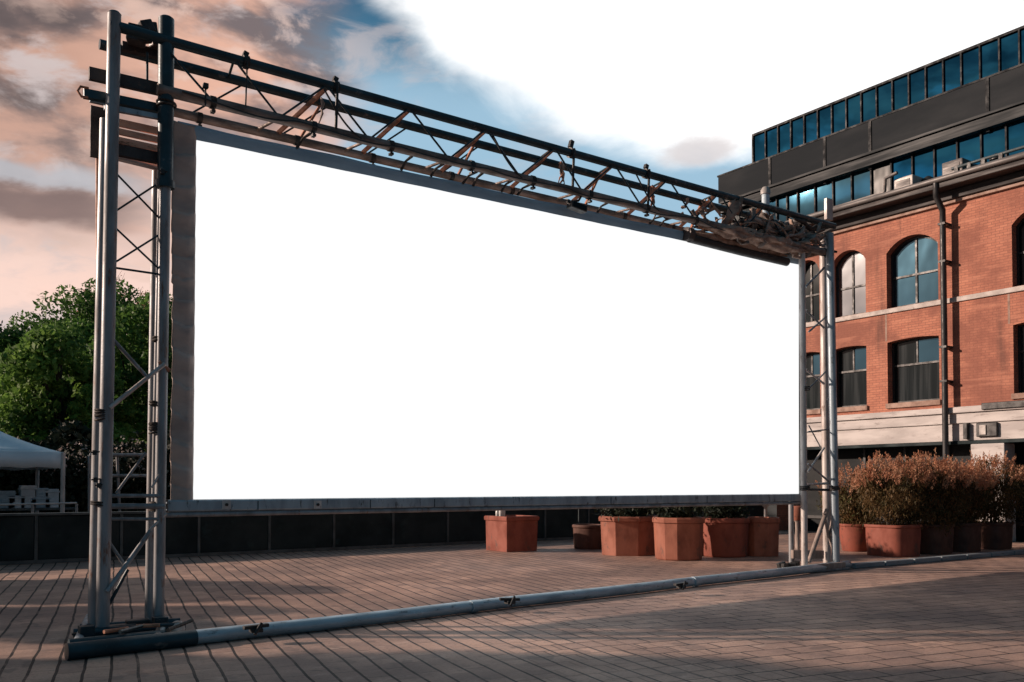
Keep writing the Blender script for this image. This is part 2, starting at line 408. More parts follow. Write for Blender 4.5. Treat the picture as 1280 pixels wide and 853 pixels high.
# big dark upper sleeve on B
st = on_y(208, 24, 10.34); sb_ = on_y(206.5, 232, 10.34)
MB().tube([sb_, st], .085, 20).build("sleeve", 'steel_dark', gan)
MB().tube([st, st + Vector((0,0,.02))], [.085,.06], 20).build("end_cap", 'steel_dark', gan)
s2 = on_y(140.5, 130, 10.30)
MB().tube([At, At + Vector((0,0,.025))], [.072,.05], 16).build("end_cap", 'steel_dark', gan)
MB().tube([sb_ - Vector((0,0,.03)), sb_ + Vector((0,0,.05))], .10, 18).build("sleeve_collar", 'steel_dark', gan)
def lp(p, q, z):  # point on leg at height z
    t = (z - p.z) / (q.z - p.z); return p.lerp(q, t)
def zy(py, Y, px): return on_y(px, py, Y).z
YB = 10.36
# X braces between the posts
for (y0, y1) in ((213, 273), (281, 337)):
    za, zb = zy(y0, GY, 160), zy(y1 - 2, GY, 160)
    rod("brace", 'steel_dark', lp(Ab, At, za) + Vector((0,.03,0)), lp(Bb, Bt, zb), .011)
    rod("brace", 'steel_dark', lp(Ab, At, zb) + Vector((0,.06,0)), lp(Bb, Bt, za) + Vector((0,.03,0)), .011)
rod("brace", 'steel_dark', lp(Ab, At, zy(337, GY, 160)), lp(Bb, Bt, zy(337, GY, 160)), .012)
def br(pa, pb, r, m, Ya=GY, Yb=GY): return rod("brace", m, on_y(*pa, Ya), on_y(*pb, Yb), r)
br((139,422), (184,472), .020, 'steel_grey'); br((137,510), (206,455), .024, 'steel_pale', 10.24, 10.27)
br((199,452), (212,464), .022, 'rust'); br((145,617), (182,566), .015, 'steel_grey'); br((190,610), (201,590), .014, 'steel_pale')
for y, r in ((620,.022), (633,.032), (649,.018)):
    br((128,y), (205,y), r, 'steel_grey')
br((133,673), (156,707), .018, 'steel_grey'); br((134,740), (188,664), .026, 'steel_grey', 10.22, 10.28)
br((134,760), (160,712), .018, 'steel_dark'); br((186,664), (208,642), .016, 'steel_pale')
# lashings and collars
def wrap(px, py, Y, r, h, turns, m='rope'):
    c = on_y(px, py, Y); mb = MB()
    for i in range(turns):
        z = c.z + h * (i / max(1, turns - 1) - .5); tl = rnd.uniform(-.02, .02)
        mb.tube([c + Vector((math.cos(t)*r, math.sin(t)*r, z - c.z + tl*math.cos(t))) for t in [2*math.pi*j/20 for j in range(21)]], .012, 6, caps=False)
    return mb.build("lashing", m, gan)
wrap(130, 519, 10.33, .085, .08, 5); wrap(125, 630, 10.33, .085, .03, 2)
wrap(197, 535, 10.40, .085, .10, 6); wrap(197, 506, 10.40, .08, .03, 2); wrap(200, 425, 10.40, .075, .04, 3)
wrap(198, 633, 10.40, .09, .10, 5); wrap(208, 131, 10.34, .10, .03, 2)
for (px, py) in ((118,566),(119,600),(123,607),(203,215)):
    c = on_y(px, py, 10.26)
    MB().box((c.x-.02,c.y-.02,c.z-.025),(c.x+.02,c.y+.03,c.z+.025)).tube([c+Vector((-.04,-.01,0)), c+Vector((.05,-.01,0.01))], .009, 6).build("clamp", 'black', gan)
# foot of the left tower
for (p, q, r, m) in (((92,792),(232,784),.05,'steel_dark'), ((86,806),(205,794),.055,'steel_dark'), ((100,786),(225,778),.05,'steel_dark'), ((96,806),(112,772),.05,'steel_blue'), ((196,800),(206,775),.05,'steel_dark')):
    a, b = on_z(*p, r), on_z(*q, r)
    MB().tube([a, b], r, 14).build("foot_beam", m, gan)
for (px, py, w) in ((108,796,.16), (200,784,.14)):
    c = on_z(px, py, .06); MB().box((c.x-w, c.y-w, .012), (c.x+w, c.y+w, .035)).box((c.x-.07,c.y-.07,.035),(c.x+.07,c.y+.07,.17)).build("foot_plate", 'steel_dark', gan, .006)
c = on_z(222, 785, .10)
MB().lathe((c.x,c.y,c.z-.08), [(.05,0),(.075,.02),(.08,.07),(.06,.13),(.03,.15)], 14).build("knob", 'steel_pale', gan)
for i in range(5):
    a = on_z(130 + i*20, 790 - i*1.5 + rnd.uniform(-5,4), .14); b = on_z(160 + i*20, 786 - i*1.5 + rnd.uniform(-5,4), .14)
    MB().tube([a, b], .02, 8).build("foot_rod", rnd.choice(['steel_dark','rust','rope']), gan)

for k in range(4):
    a = on_z(92 + k*9, 800 - k*9, .03); pts = [a + Vector((.10*t + .05*math.sin(k + 5*t), .35*t, .035*math.sin(3.14*t))) for t in [i/10 for i in range(11)]]
    MB().tube(pts, .012, 6).build("cable_end", 'black', gan)
for (px, py, w, h) in ((150, 789, .16, .10), (172, 786, .12, .13), (214, 786, .10, .08)):
    c = on_z(px, py, .03)
    MB().box((c.x-w, c.y-.07, .012), (c.x+w, c.y+.07, h), Matrix.Rotation(rnd.uniform(-.25,.25), 3, 'Z')).build("ballast", rnd.choice(['steel_dark','plate']), gan, .015)
# overhead truss chords
ZT, ZL = 6.56, 5.985
YR = 10.83
def chord(name, m, pts, r):
    return MB().tube(pts, r, 14).build(name, m, gan)
XL, XR = 1.95, 14.75
def sag(x): return .05 * ((x - 2) / 12.5)
xs = [XL + (XR - XL) * i / 12 for i in range(13)]
chord("top_chord", 'steel_dark', [(x, GY, ZT - sag(x)) for x in xs], .058)
chord("top_chord", 'steel_dark', [(x, YR, ZT - sag(x)*.6) for x in xs], .058)
xl = [2.45 + (14.4 - 2.45) * i / 12 for i in range(13)]
chord("bottom_chord", 'chord_low', [(x, GY, ZL - sag(x)*.4) for x in xl], .062)
chord("bottom_chord", 'chord_low', [(x, YR, ZL - sag(x)*.2) for x in xl], .055)
# zig-zag lacing on the front face, rusty straps across the rear
x = 2.72; i = 0
while x < 12.2:
    xt = x + .62 + rnd.uniform(-.05, .05); x2 = x + 1.16 + rnd.uniform(-.05, .05)
    rod("brace", 'steel_dark', (x, GY-.03, ZL), (xt, GY-.03, ZT-.03), .013, n=8) if i else rod("brace", 'steel_dark', (2.55, GY-.03, ZT-.12), (3.05, GY-.03, ZL), .014, n=8)
    rod("brace", 'steel_dark', (xt, GY-.03, ZT-.03), (x2, GY-.03, ZL), .014, n=8)
    # rear lacing
    rod("brace", 'steel_dark', (x+.2, YR+.03, ZL), (x+.85, YR+.03, ZT-.04), .012, n=8)
    if i % 1 == 0 and i > 0:
        s = MB(); s.bar((xt-.42, YR-.05, ZL+.02), (xt+.04, GY+.07, ZT-.02), .035, .052)
        s.build("strap", 'rust', gan, .004)
        if i % 2:
            s = MB(); s.bar((xt-.12, YR, ZL+.02), (xt+.16, YR, ZT-.04), .05, .03); s.build("strap", 'rust', gan, .004)
    # cross ties between chords
    rod("brace", 'chord_low', (x2, GY, ZL), (x2-.1, YR, ZL), .02, n=8)
    rod("brace", 'steel_dark', (xt, GY, ZT-.02), (xt+.1, YR, ZT-.02), .016, n=8)
    x = x2; i += 1
# clamps on the chords
for px in (418, 714, 808, 305):
    c = on_y(px, 0, GY); d = ray(px, 300); X = d.x * GY / d.y
    mb = MB()
    mb.tube([(X-.035, GY, ZT-sag(X)), (X+.035, GY, ZT-sag(X))], .078, 14)
    mb.box((X-.03, GY-.03, ZT+.05), (X+.03, GY+.03, ZT+.115 if px != 714 else ZT+.16), Matrix.Rotation(.3, 3, 'Y'))
    mb.tube([(X, GY-.07, ZT+.02), (X-.01, GY-.05, ZL+.03)], .02 if px != 305 else .01, 8)
    mb.build("clamp", 'black', gan)
for i in range(10):
    X = 3.1 + i*1.13 + rnd.uniform(-.1, .1)
    for (Y, Z, rr) in ((GY, ZL - sag(X)*.4, .074), (YR, ZL - sag(X)*.2, .066)):
        mb = MB(); mb.tube([(X-.03, Y, Z), (X+.03, Y, Z)], rr, 14)
        mb.tube([(X, Y-.02, Z-.05), (X, Y-.03, Z-.115)], .014, 8); mb.box((X-.022, Y-.05, Z-.125), (X+.022, Y+.02, Z-.095))
        mb.build("coupler", 'black' if i % 2 else 'rope', gan)
cb = []
for i in range(81):
    t = i/80; X = 2.7 + 9.6*t; cb.append((X, GY - .07, ZL + .01 - sag(X)*.4 - .07*abs(math.sin(t*math.pi*7)) + .02*math.sin(t*40)))
MB().tube(cb, .011, 6).build("power_cable", 'black', gan)
for (k, X) in enumerate((4.4, 6.9, 9.6)):
    cb = [(X + .5*t, GY - .05 - .03*math.sin(3.14*t), ZT - .1 - .50*t - .10*math.sin(3.14*t)) for t in [i/12 for i in range(13)]]
    MB().tube(cb, .012, 6).build("power_cable", 'black', gan)
# upper cross head between A and B: second short beam and winch lump
a, b = on_y(152, 58, 10.75), on_y(214, 72, 10.75)
MB().bar(a, b, .09, .10).build("cross_beam", 'plate', gan, .008)
a = on_y(186, 48, 10.6)
mb = MB()
for k in range(7):
    q = a + Vector((rnd.uniform(-.16,.16), rnd.uniform(-.06,.06), rnd.uniform(-.12,.10)))
    s = rnd.uniform(.05,.10); mb.box(q-Vector((s,s*.8,s)), q+Vector((s,s*.8,s)), Matrix.Rotation(rnd.uniform(-.6,.6),3,'Y') @ Matrix.Rotation(rnd.uniform(-.4,.4),3,'Z'))
mb.build("winch", 'plate', gan, .015)
rod("brace", 'steel_dark', on_y(184, 66, 10.6), on_y(184, 103, 10.6), .014)
# double beams running out to the left
for (pa, pb, Y, w, h, m) in (((111,92),(204,113),10.5,.06,.14,'plate'), ((104,117),(204,137),10.45,.07,.10,'steel_dark'), ((112,125),(204,146),10.62,.05,.05,'steel_blue'), ((111,88),(204,108),10.7,.05,.05,'steel_blue'), ((130,134),(206,148),10.38,.05,.06,'steel_blue')):
    MB().bar(on_y(*pa, Y), on_y(*pb, Y), w, h).build("cross_beam", m, gan, .006)
a = on_y(104, 117, 10.42)
MB().tube([a + Vector((.05,0,.07)), a + Vector((-.03,-.02,.06)), a + Vector((-.06,-.03,0)), a + Vector((-.02,-.03,-.05)), a + Vector((.04,-.02,-.04))], .014, 8).build("hook", 'rust', gan)

# right tower
def legxy(x, y, z0, z1, r, m, lean=0, n=14, nm="post"):
    return MB().tube([(x, y, z0), (x + lean, y, z1)], r, n).build(nm, m, gan)
def gx(px, Y): d = ray(px, 500); return d.x * Y / d.y
TFL = gx(1004, 10.35); TFR = gx(1043, 10.3); TBR = gx(1032, 10.66)
legxy(TFL, 10.35, .0, 6.25, .060, 'steel_pale'); legxy(TFR, 10.3, .0, 6.35, .075, 'steel_blue', -.10)
legxy(TBR, 10.66, .0, 6.45, .075, 'steel_pale', -.03); legxy(14.05, 10.8, 0, 6.3, .05, 'steel_grey')
pl = on_y(1033.5, 262, 10.6); MB().box((pl.x-.09, 10.53, pl.z-.22), (pl.x+.10, 10.60, pl.z+.20)).build("head_plate", 'steel_pale', gan, .01)
def rb(pa, pb, r, m='steel_pale', Ya=10.4, Yb=10.4): return rod("brace", m, on_y(*pa, Ya), on_y(*pb, Yb), r)
for (pa, pb, r, m) in (((1007,359),(1030,335),.022,'steel_grey'), ((1016,308),(1034,322),.024,'steel_dark'), ((1006,318),(1018,314),.018,'steel_dark'),
                       ((1007,388),(1030,410),.020,'steel_grey'), ((1011,415),(1034,395),.018,'steel_grey'), ((1007,462),(1030,480),.022,'steel_pale'),
                       ((1010,487),(1032,465),.016,'steel_grey'), ((1034,500),(1044,490),.016,'steel_blue'), ((1010,590),(1030,560),.022,'steel_pale'),
                       ((1010,580),(1036,602),.020,'steel_grey'), ((1011,532),(1026,560),.012,'steel_grey'), ((1008,606),(1042,604),.024,'steel_pale'),
                       ((1008,612),(1046,613),.026,'steel_dark'), ((1010,540),(1044,536),.014,'steel_grey'),
                       ((1011,703),(1034,637),.042,'wood'), ((1030,642),(1036,672),.026,'wood'), ((1036,668),(1045,700),.030,'wood'), ((1036,672),(1042,640),.024,'wood')):
    rb(pa, pb, r, m)
for (px, py, Y) in ((1033,442,10.66), (1006,486,10.35), (1036,500,10.66), (1043,610,10.3), (1006,610,10.35)):
    c = on_y(px, py, Y); mb = MB()
    for k in range(3):
        mb.tube([c + Vector((math.cos(t)*.085, math.sin(t)*.085, (k-1)*.03 + .01*math.cos(t))) for t in [2*math.pi*j/16 for j in range(17)]], .013, 6, caps=False)
    mb.build("lashing", 'rope', gan)
MB().box((TFL-.12, 10.15, .006), (TFR+.22, 10.85, .05)).build("foot_plate", 'steel_grey', gan, .01)
MB().bar((TFL, 10.18, .10), (TFR+.1, 10.2, .10), .09, .10).build("foot_beam", 'wood', gan, .01)
MB().bar((TFL+.1, 10.7, .30), (TFR+.1, 10.66, .26), .07, .16).build("foot_beam", 'wood', gan, .01)
c = on_z(984, 709, .08); mb = MB()
for k in range(6):
    q = c + Vector((rnd.uniform(-.22,.22), rnd.uniform(-.1,.1), rnd.uniform(-.05,.05))); s = rnd.uniform(.03,.07)
    mb.box(q-Vector((s*1.5,s,s)), q+Vector((s*1.5,s,s)), Matrix.Rotation(rnd.uniform(-.8,.8),3,'Z') @ Matrix.Rotation(rnd.uniform(-.4,.4),3,'Y'))
mb.build("foot_weight", 'black', gan, .012)

# ground pipe between the towers with its clamps
pp0 = on_z(86, 815, .075); pp1 = Vector((15.1, 10.28, .085))
pipe = empty("ground_pipe", (8.6, 10.0, 0), "long blue-grey metal pipe lying on the paving between the two truss towers", "pipe")
pts = [pp0.lerp(pp1, i/16) + Vector((0, .03*math.sin(i*1.3), 0)) for i in range(17)]
MB().tube(pts, .074, 18).build("tube", 'pipe', pipe)
MB().tube([pp0 - (pp1-pp0).normalized()*.02, pp0.lerp(pp1, .085)], .081, 18).build("end_sleeve", 'steel_dark', pipe)
for (px, py) in ((320,783), (637,749), (851,730)):
    c = on_z(px, py, .17); mb = MB()
    mb.box((c.x-.13, c.y-.03, c.z-.02), (c.x+.13, c.y+.03, c.z+.015), Matrix.Rotation(rnd.uniform(-.5,.2),3,'Z') @ Matrix.Rotation(rnd.uniform(-.1,.25),3,'Y'))
    mb.box((c.x-.06, c.y-.05, c.z-.06), (c.x+.06, c.y+.04, c.z-.02)); mb.tube([c+Vector((-.04,-.08,-.07)), c+Vector((.04,-.05,.035))], .018, 8)
    mb.build("clamp", 'black', pipe, .006)
for t in (.34, .66):
    c = pp0.lerp(pp1, t); d = (pp1-pp0).normalized()
    MB().tube([c - d*.05, c + d*.05], .079, 18).build("joint_collar", 'pipe', pipe)

# ------------------------------------------------------------------ screen
SY = 10.55
P00 = on_y(240, 624.5, SY); P10 = on_y(998.5, 617.5, SY); P01 = on_y(240, 174, SY); P11 = on_y(998.5, 331, SY)
scr = empty("projection_screen", ((P00.x+P10.x)/2, SY, P00.z), "huge blank white lit screen hung inside the truss frame", "screen")
def lerp2(s, t):
    return (P00.lerp(P10, s)).lerp(P01.lerp(P11, s), t)
g = MB(); n = 24
# screen body: a slab 5 cm thick
f_ = [P00, P10, P11, P01]; bk = [p + Vector((0,.05,0)) for p in f_]
g.add(f_, [(0,1,2,3)])
g.build("picture_surface", 'screen', scr)
g = MB(); off_ = Vector((0,.004,0))
g.add([p+off_ for p in f_] + bk, [(4,7,6,5), (0,4,5,1), (1,5,6,2), (2,6,7,3), (3,7,4,0)])
g.build("backing", 'cloth', scr)
# pleated side drape
g = MB(); xl0 = on_y(211.5, 400, SY).x; nz = 220; nxs = 10
zb, zt = P00.z - .01, on_y(240, 158, SY).z
sd = [rnd.uniform(0, 6) for _ in range(20)]
def pleat(x, z):
    w = (z - zb)
    return -.022 - .032 * (((w*3.4 + .35*math.sin(w*2.3) + .5*x + .12*math.sin(x*11+w)) % 1.)**.6) - .010*math.sin(w*19 + 3*x) - .012*math.sin(x*9 + w)
vs = []
for j in range(nz+1):
    z = zb + (zt - zb)*j/nz
    x0 = xl0 + .005*math.sin(z*5) + (.02 if z < 3.9 else 0.)
    for i in range(nxs+1):
        x = x0 + (P00.x + .002 - x0)*i/nxs
        vs.append((x, SY - .012 + (pleat(x, z) + .012)*min(1, (P00.x - x)/.07 + .06), z + .02*math.sin(x*6)*min(1, (P00.x-x)/.1)))
g.add(vs, [(j*(nxs+1)+i, j*(nxs+1)+i+1, (j+1)*(nxs+1)+i+1, (j+1)*(nxs+1)+i) for j in range(nz) for i in range(nxs)], True)
o = g.build("side_drape", 'cloth', scr); md = o.modifiers.new("thick", 'SOLIDIFY'); md.thickness = .01; md.offset = 1
# top hem
g = MB(); n = 60
A0 = on_y(222, 158, SY); vs = []
for i in range(n+1):
    s = i/n; lo = P01.lerp(P11, s); x = A0.x + (P11.x - A0.x)*s
    lo = P01 + (P11-P01)*((x - P01.x)/(P11.x-P01.x)); hh = .165 - .02*s + .008*math.sin(x*3.1)
    for k, (dz, dy) in enumerate(((-.005,-.012), (hh*.3,-.03), (hh*.7,-.034), (hh,-.012), (hh,.04))):
        vs.append((x, SY + dy + .006*math.sin(x*7+k), lo.z + dz))
g.add(vs, [(i*5+k, (i+1)*5+k, (i+1)*5+k+1, i*5+k+1) for i in range(n) for k in range(4)], True)
g.build("top_hem", 'cloth_blue', scr)
# right edge batten
MB().box((P11.x, SY-.02, P10.z), (P11.x+.035, SY+.05, P11.z)).build("edge_batten", 'steel_dark', scr, .004)
# bottom rail
rl = on_y(213, 640, SY-.04)
g = MB(); zr1 = P00.z - .002; zr0 = zr1 - .135
g.box((xl0-.03, SY-.07, zr0), (P10.x+.02, SY+.05, zr1)); g.build("bottom_rail", 'steel_blue', scr, .02)
MB().tube([(xl0-.05, SY-.045, zr0-.035), (P10.x, SY-.045, zr0-.03)], .028, 12).build("lower_tube", 'steel_grey', scr)
for px in (283, 397):
    c = on_y(px, 631, SY-.07); MB().box((c.x-.05, SY-.076, c.z-.05), (c.x+.05, SY-.071, c.z+.05)).build("rail_plate", 'steel_pale', scr)
    MB().tube([(c.x, SY-.095, c.z), (c.x, SY-.07, c.z)], .018, 10).build("bolt", 'black', scr)
for px in (320, 460, 540, 760, 880):
    c = on_y(px, 628, SY); MB().box((c.x-.006, SY-.073, zr0+.005), (c.x+.006, SY-.069, zr1-.02)).build("rail_joint", 'steel_dark', scr)
# ties from the lower chord to the hem
for px, py in ((370,177),(500,208),(537,217),(577,226),(590,230),(625,239),(645,243),(745,266),(810,283),(823,287)):
    d = ray(px, py); X = d.x*SY/d.y; z1 = P01.z + (P11.z-P01.z)*((X-P01.x)/(P11.x-P01.x)) + .15
    q = rnd.uniform(.03,.14)
    MB().tube([(X+q, GY+.04, ZL-.05), (X+q*.4, GY+.15, (ZL+z1)/2), (X, SY-.03, z1)], [.022,.015,.02], 8).build("tie", 'rope', scr)

# floodlight and small lamp on the truss
d = ray(722, 258); X = d.x*GY/d.y; z = on_y(722, 259, GY).z
fl = empty("floodlight", (X, GY, z), "small black floodlight clamped under the middle of the overhead truss", "floodlight")
MB().box((X-.17, GY-.08, z-.06), (X+.13, GY+.06, z+.04), Matrix.Rotation(.12,3,'Y')).build("housing", 'black', fl, .015)
MB().tube([(X-.2, GY, z+.04), (X+.02, GY, z+.10), (X+.1, GY, z+.22)], .018, 8).build("bracket", 'black', fl)
MB().box((X-.14, GY-.087, z-.045), (X+.10, GY-.081, z+.025), Matrix.Rotation(.12,3,'Y')).build("lens", 'glass_dark', fl)
d = ray(257, 110); c = on_y(257, 108, GY-.06)
sl = empty("camera_mount", (c.x, c.y, c.z), "tiny dark box on a thin stem above the lower truss pipe near the left tower", "sensor")
MB().box((c.x-.028, c.y-.03, c.z-.025), (c.x+.028, c.y+.03, c.z+.03)).build("housing", 'black', sl, .005)
MB().tube([(c.x, c.y, c.z-.22), (c.x, c.y, c.z-.02)], .010, 8).build("stem", 'black', sl)

# slatted box on the left tower
bx = on_y(160, 175, 10.55)
sb = empty("slatted_box", (bx.x, bx.y, bx.z), "orange-brown slatted box hung between the posts near the top of the left tower", "box")
for k, (y, h) in enumerate(((156,.085), (167,.07), (178,.075), (189,.075))):
    MB().bar(on_y(141, y-4, 10.58), on_y(200, y+9, 10.58), .035, h).build("slat", 'slat', sb, .004)
MB().bar(on_y(138, 186, 10.5), on_y(202, 199, 10.5), .06, .13).build("lower_board", 'plate', sb, .006)
g = MB(); a, b, c2, d2 = on_y(140, 200, 10.5), on_y(198, 214, 10.5), on_y(198, 206, 10.9), on_y(140, 196, 10.9)
g.add([a, b, c2, d2] + [q+Vector((0,0,.03)) for q in (a,b,c2,d2)], [(3,2,1,0),(4,5,6,7),(0,1,5,4),(1,2,6,5),(2,3,7,6),(3,0,4,7)]); g.build("base_board", 'slat', sb)
a = on_y(113, 132, 10.8); b = on_y(131, 200, 10.8)
MB().box((a.x, 10.78, b.z), (b.x+.03, 10.81, a.z)).build("side_panel", 'plate', sb, .004)
a = on_y(120, 150, 10.82); b = on_y(131, 325, 10.82)
MB().bar((a.x+.07, 10.86, b.z), (a.x+.05, 10.86, a.z), .09, .03).build("hanging_board", 'slat', sb, .004)

# brown tarpaulin heap and rolled awning at the right end of the truss
def crumple(name, path, rad, m, parent, seed, nseg=40, n=26, amp=.35):
    r2 = random.Random(seed); mb = MB(); path = [Vector(p) for p in path]
    vs = []
    ph = [r2.uniform(0, 6) for _ in range(8)]
    for i in range(nseg+1):
        t = i/nseg*(len(path)-1); k = min(int(t), len(path)-2); c = path[k].lerp(path[k+1], t-k)
        e = min(1, 4*min(i, nseg-i)/nseg + .15)
        for j in range(n):
            a = 2*math.pi*j/n
            q = 1 + amp*(.5*math.sin(3*a+ph[0]+i*.35) + .35*math.sin(5*a+ph[1]-i*.6) + .3*math.sin(8*a+ph[2]+i*.9) + .25*math.sin(2*a+i*.21+ph[3])) + r2.uniform(-.10,.10)*amp*2
            vs.append((c.x + r2.uniform(-.02,.02), c.y + math.cos(a)*rad[0]*q*e, c.z + math.sin(a)*rad[1]*q*e))
    mb.add(vs, [(i*n+j, i*n+(j+1)%n, (i+1)*n+(j+1)%n, (i+1)*n+j) for i in range(nseg) for j in range(n)], True)
    mb.add(vs[:n], [tuple(range(n))[::-1]]); mb.add(vs[-n:], [tuple(range(n))])
    return mb.build(name, m, parent)
tp = empty("tarpaulin_heap", (12.9, 10.55, 5.95), "heap of torn brown tarpaulin stuffed into the right end of the overhead truss", "tarpaulin")
crumple("cloth_fold", [(11.2,10.34,5.93),(12.0,10.3,5.92),(12.9,10.3,5.91),(14.2,10.35,5.93)], (.12,.10), 'tarp', tp, 9, amp=.45)
crumple("cloth_fold", [(12.3,10.7,6.1),(13.0,10.7,6.2),(14.3,10.65,6.28)], (.10,.11), 'tarp', tp, 5, amp=.5)
r2 = random.Random(21)
for k in range(95):      # matted strands lying along the truss
    x = 11.3 + 2.4*r2.random()**.8; L_ = r2.uniform(.5, 1.7); L_ = min(L_, 14.75 - x)
    y0, y1 = r2.uniform(10.18, 10.85), r2.uniform(10.2, 10.8); q_ = (x - 11.2)/3.2
    z0 = r2.uniform(5.92, 6.0 + .5*min(1, q_*1.3)); z1 = r2.uniform(5.95, 6.15 + .38*min(1, q_ + .4)); ph = r2.uniform(0, 6); am = r2.uniform(.01, .06)
    nn = 12; pts = [Vector((x + L_*t, y0 + (y1-y0)*t + am*math.sin(ph + 7*t), z0 + (z1-z0)*t + am*math.sin(ph*2 + 9*t) - .08*math.sin(3.14*t))) for t in [i/nn for i in range(nn+1)]]
    rr = r2.uniform(.014, .05); MB().tube(pts, [rr*(.45 + .75*math.sin(math.pi*min(1, max(0, i/nn*.9+.05)))*r2.uniform(.7, 1.2)) for i in range(nn+1)], 7, jit=.2, flat=r2.uniform(.4, 1.)).build("strand", r2.choice(['tarp','tarp','wood','plate','chord_low','rope']), tp)
r2 = random.Random(15)
for k in range(9):      # hanging sheets, twisted
    x = 11.6 + 2.7*r2.random(); y0 = r2.uniform(10.2, 10.5); z0 = r2.uniform(6.3, 6.52)
    dx = r2.uniform(-.8, .5); L_ = r2.uniform(.35, .6); wd = r2.uniform(.06, .17); vs = []; nn = 14
    for i in range(nn+1):
        t = i/nn; c = Vector((x + dx*t, y0 - .06*math.sin(3.1*t) + .1*t, z0 - L_*t - .05*math.sin(5*t+k))); a_ = .5 + 1.2*t*r2.uniform(.7,1.2) + k
        u = Vector((math.cos(a_), .5*math.sin(a_), .5*math.sin(a_+.8))).normalized()*wd*(.6+.6*math.sin(math.pi*t))
        for j in range(5): vs.append(c + u*(j/2-1) + Vector((0, .035*math.cos(j*2.2+i*.5), .02*math.sin(j*3.+i))))
    q = MB().add(vs, [(i*5+j, i*5+j+1, (i+1)*5+j+1, (i+1)*5+j) for i in range(nn) for j in range(4)], True)
    o = q.build("sheet", r2.choice(['tarp','tarp','wood']), tp); o.modifiers.new("t", 'SOLIDIFY').thickness = .012
r2 = random.Random(5)
for k in range(34):      # loose strips
    x = 10.2 + 4.0*(r2.random()**.7); y0 = r2.uniform(10.22,10.85); z0 = r2.uniform(5.95,6.5)
    dx = r2.uniform(-.55,.55); dz = r2.uniform(-.35,.15)
    pts = [Vector((x + dx*t + .05*math.sin(t*6+k), y0 + r2.uniform(-.02,.02) + .25*t*(r2.random()-.5), z0 + dz*t - .10*math.sin(math.pi*t))) for t in [i/7 for i in range(8)]]
    MB().tube(pts, [r2.uniform(.012,.038) for _ in pts], 7, jit=.25, flat=r2.uniform(.35,1)).build("strip", r2.choice(['tarp','tarp','wood','rope','chord_low']), tp)
for (px, py) in ((702,205),(815,222),(880,236),(405,128)):   # rag ends tied to the chords
    d = ray(px, py); X = d.x*10.6/d.y; z = on_y(px, py, 10.6).z
    for q in range(3 if px > 650 else 1):
        pts = [Vector((X + r2.uniform(-.03,.03) + .03*t*(q-1.5), 10.6 + r2.uniform(-.04,.04), min(z + .15, 6.5) - .40*t + r2.uniform(-.02,.02))) for t in [i/6 for i in range(7)]]
        MB().tube(pts, [.018, .03, .02, .024, .018, .014, .006], 7, jit=.3, flat=.6).build("rag", r2.choice(['tarp','rope','rust','wood']), tp)
ar = empty("awning_roll", (12.6, 10.42, 5.72), "long rolled awning, brown cloth over a black casing, hanging at the screen's far top corner", "awning")
a = on_y(866, 297, 10.40); b = on_y(987, 327, 10.40)
g = MB(); nn = 26
crumple("rolled_cloth", [a + Vector((0,.06,.09)), a.lerp(b,.5) + Vector((0,.06,.10)), b + Vector((0,.06,.11))], (.09,.07), 'tarp', ar, 12, 50, 22, .22)
MB().tube([a + Vector((-.02,.06,0)), a.lerp(b,.5)+Vector((0,.06,-.01)), b + Vector((0,.06,0))], .075, 18).build("casing", 'black', ar)
MB().tube([a + Vector((-.10,.06,.06)), a + Vector((.02,.06,.05))], .115, 18, jit=.06).build("end_wrap", 'plate', ar)

# ------------------------------------------------------------------ back wall
bw = empty("low_wall", (8, 20.5, 0), "low dark teal panelled wall along the back of the paved square", "wall")
WY = 20.45; WT = .97
MB().box((-14, WY+.03, -.01), (25.3, WY+.22, WT)).build("wall_core", 'wall_panel', bw)
xs = [-13.9]
x = 5.85 - 12*1.62
while x < 25.2:
    g = MB(); g.box((x+.035, WY, .08), (min(x+1.62-.035, 25.25), WY+.04, WT-.02)); g.build("panel", 'wall_panel', bw, .006)
    g = MB(); g.box((x-.03, WY-.022, .0), (x+.03, WY+.028, WT)); g.build("panel_post", 'wall_trim', bw, .004)
    x += 1.62
MB().box((-14, WY-.03, WT), (25.3, WY+.25, WT+.05)).build("coping", 'wall_trim', bw, .008)
MB().box((-14, WY-.05, 0.002), (25.3, WY-.026, .075)).build("plinth", 'wall_trim', bw, .004)

# ------------------------------------------------------------------ planters
def poly_pot(name, px, py, w, h, nside, rot, m, label, taper=.06, rim=True, lip=.04, sy=1.):
    c = on_z(px, py, 0); c.y += w*.5*sy*.6; c.x += w*.2; c.z = .003
    t = empty(name, c, label, "planter", "terracotta planters under the screen")
    r = w/2
    if nside <= 8: prof = [(r*(1-taper), 0), (r*(1-taper*.2), h*.86)] 
    else: prof = [(r*(1-taper)*.96, 0), (r*(1-taper), .02), (r*(1-taper*.5), h*.45), (r, h*.86)]
    MB().lathe(c, prof, nside, 1, sy, rot).build("body", m, t, .012)
    MB().lathe((c.x,c.y,c.z+h*.862), [(r*1.0,0),(r*1.05,.012),(r*1.06,h*.10),(r*1.02,h*.138),(r*.9,h*.138),(r*.86,h*.05)], nside, 1, sy, rot).build("rim", m, t, .008)
    MB().lathe((c.x,c.y,c.z+h*.90), [(r*.87,0),(r*.87,.02),(r*.4,.035)], nside, 1, sy, rot).build("soil", 'soil', t)
    return t, c
p1, c1 = poly_pot("planter", 640, 690, 1.30, .84, 4, math.pi/4, 'terra_red', "square red terracotta planter standing alone with small pale jars on top", taper=.03)
p2, c2_ = poly_pot("planter", 738, 687, .80, .60, 28, 0, 'terra_brown_shade', "smallest brown round planter, between the lone square planter and the wide octagonal one")
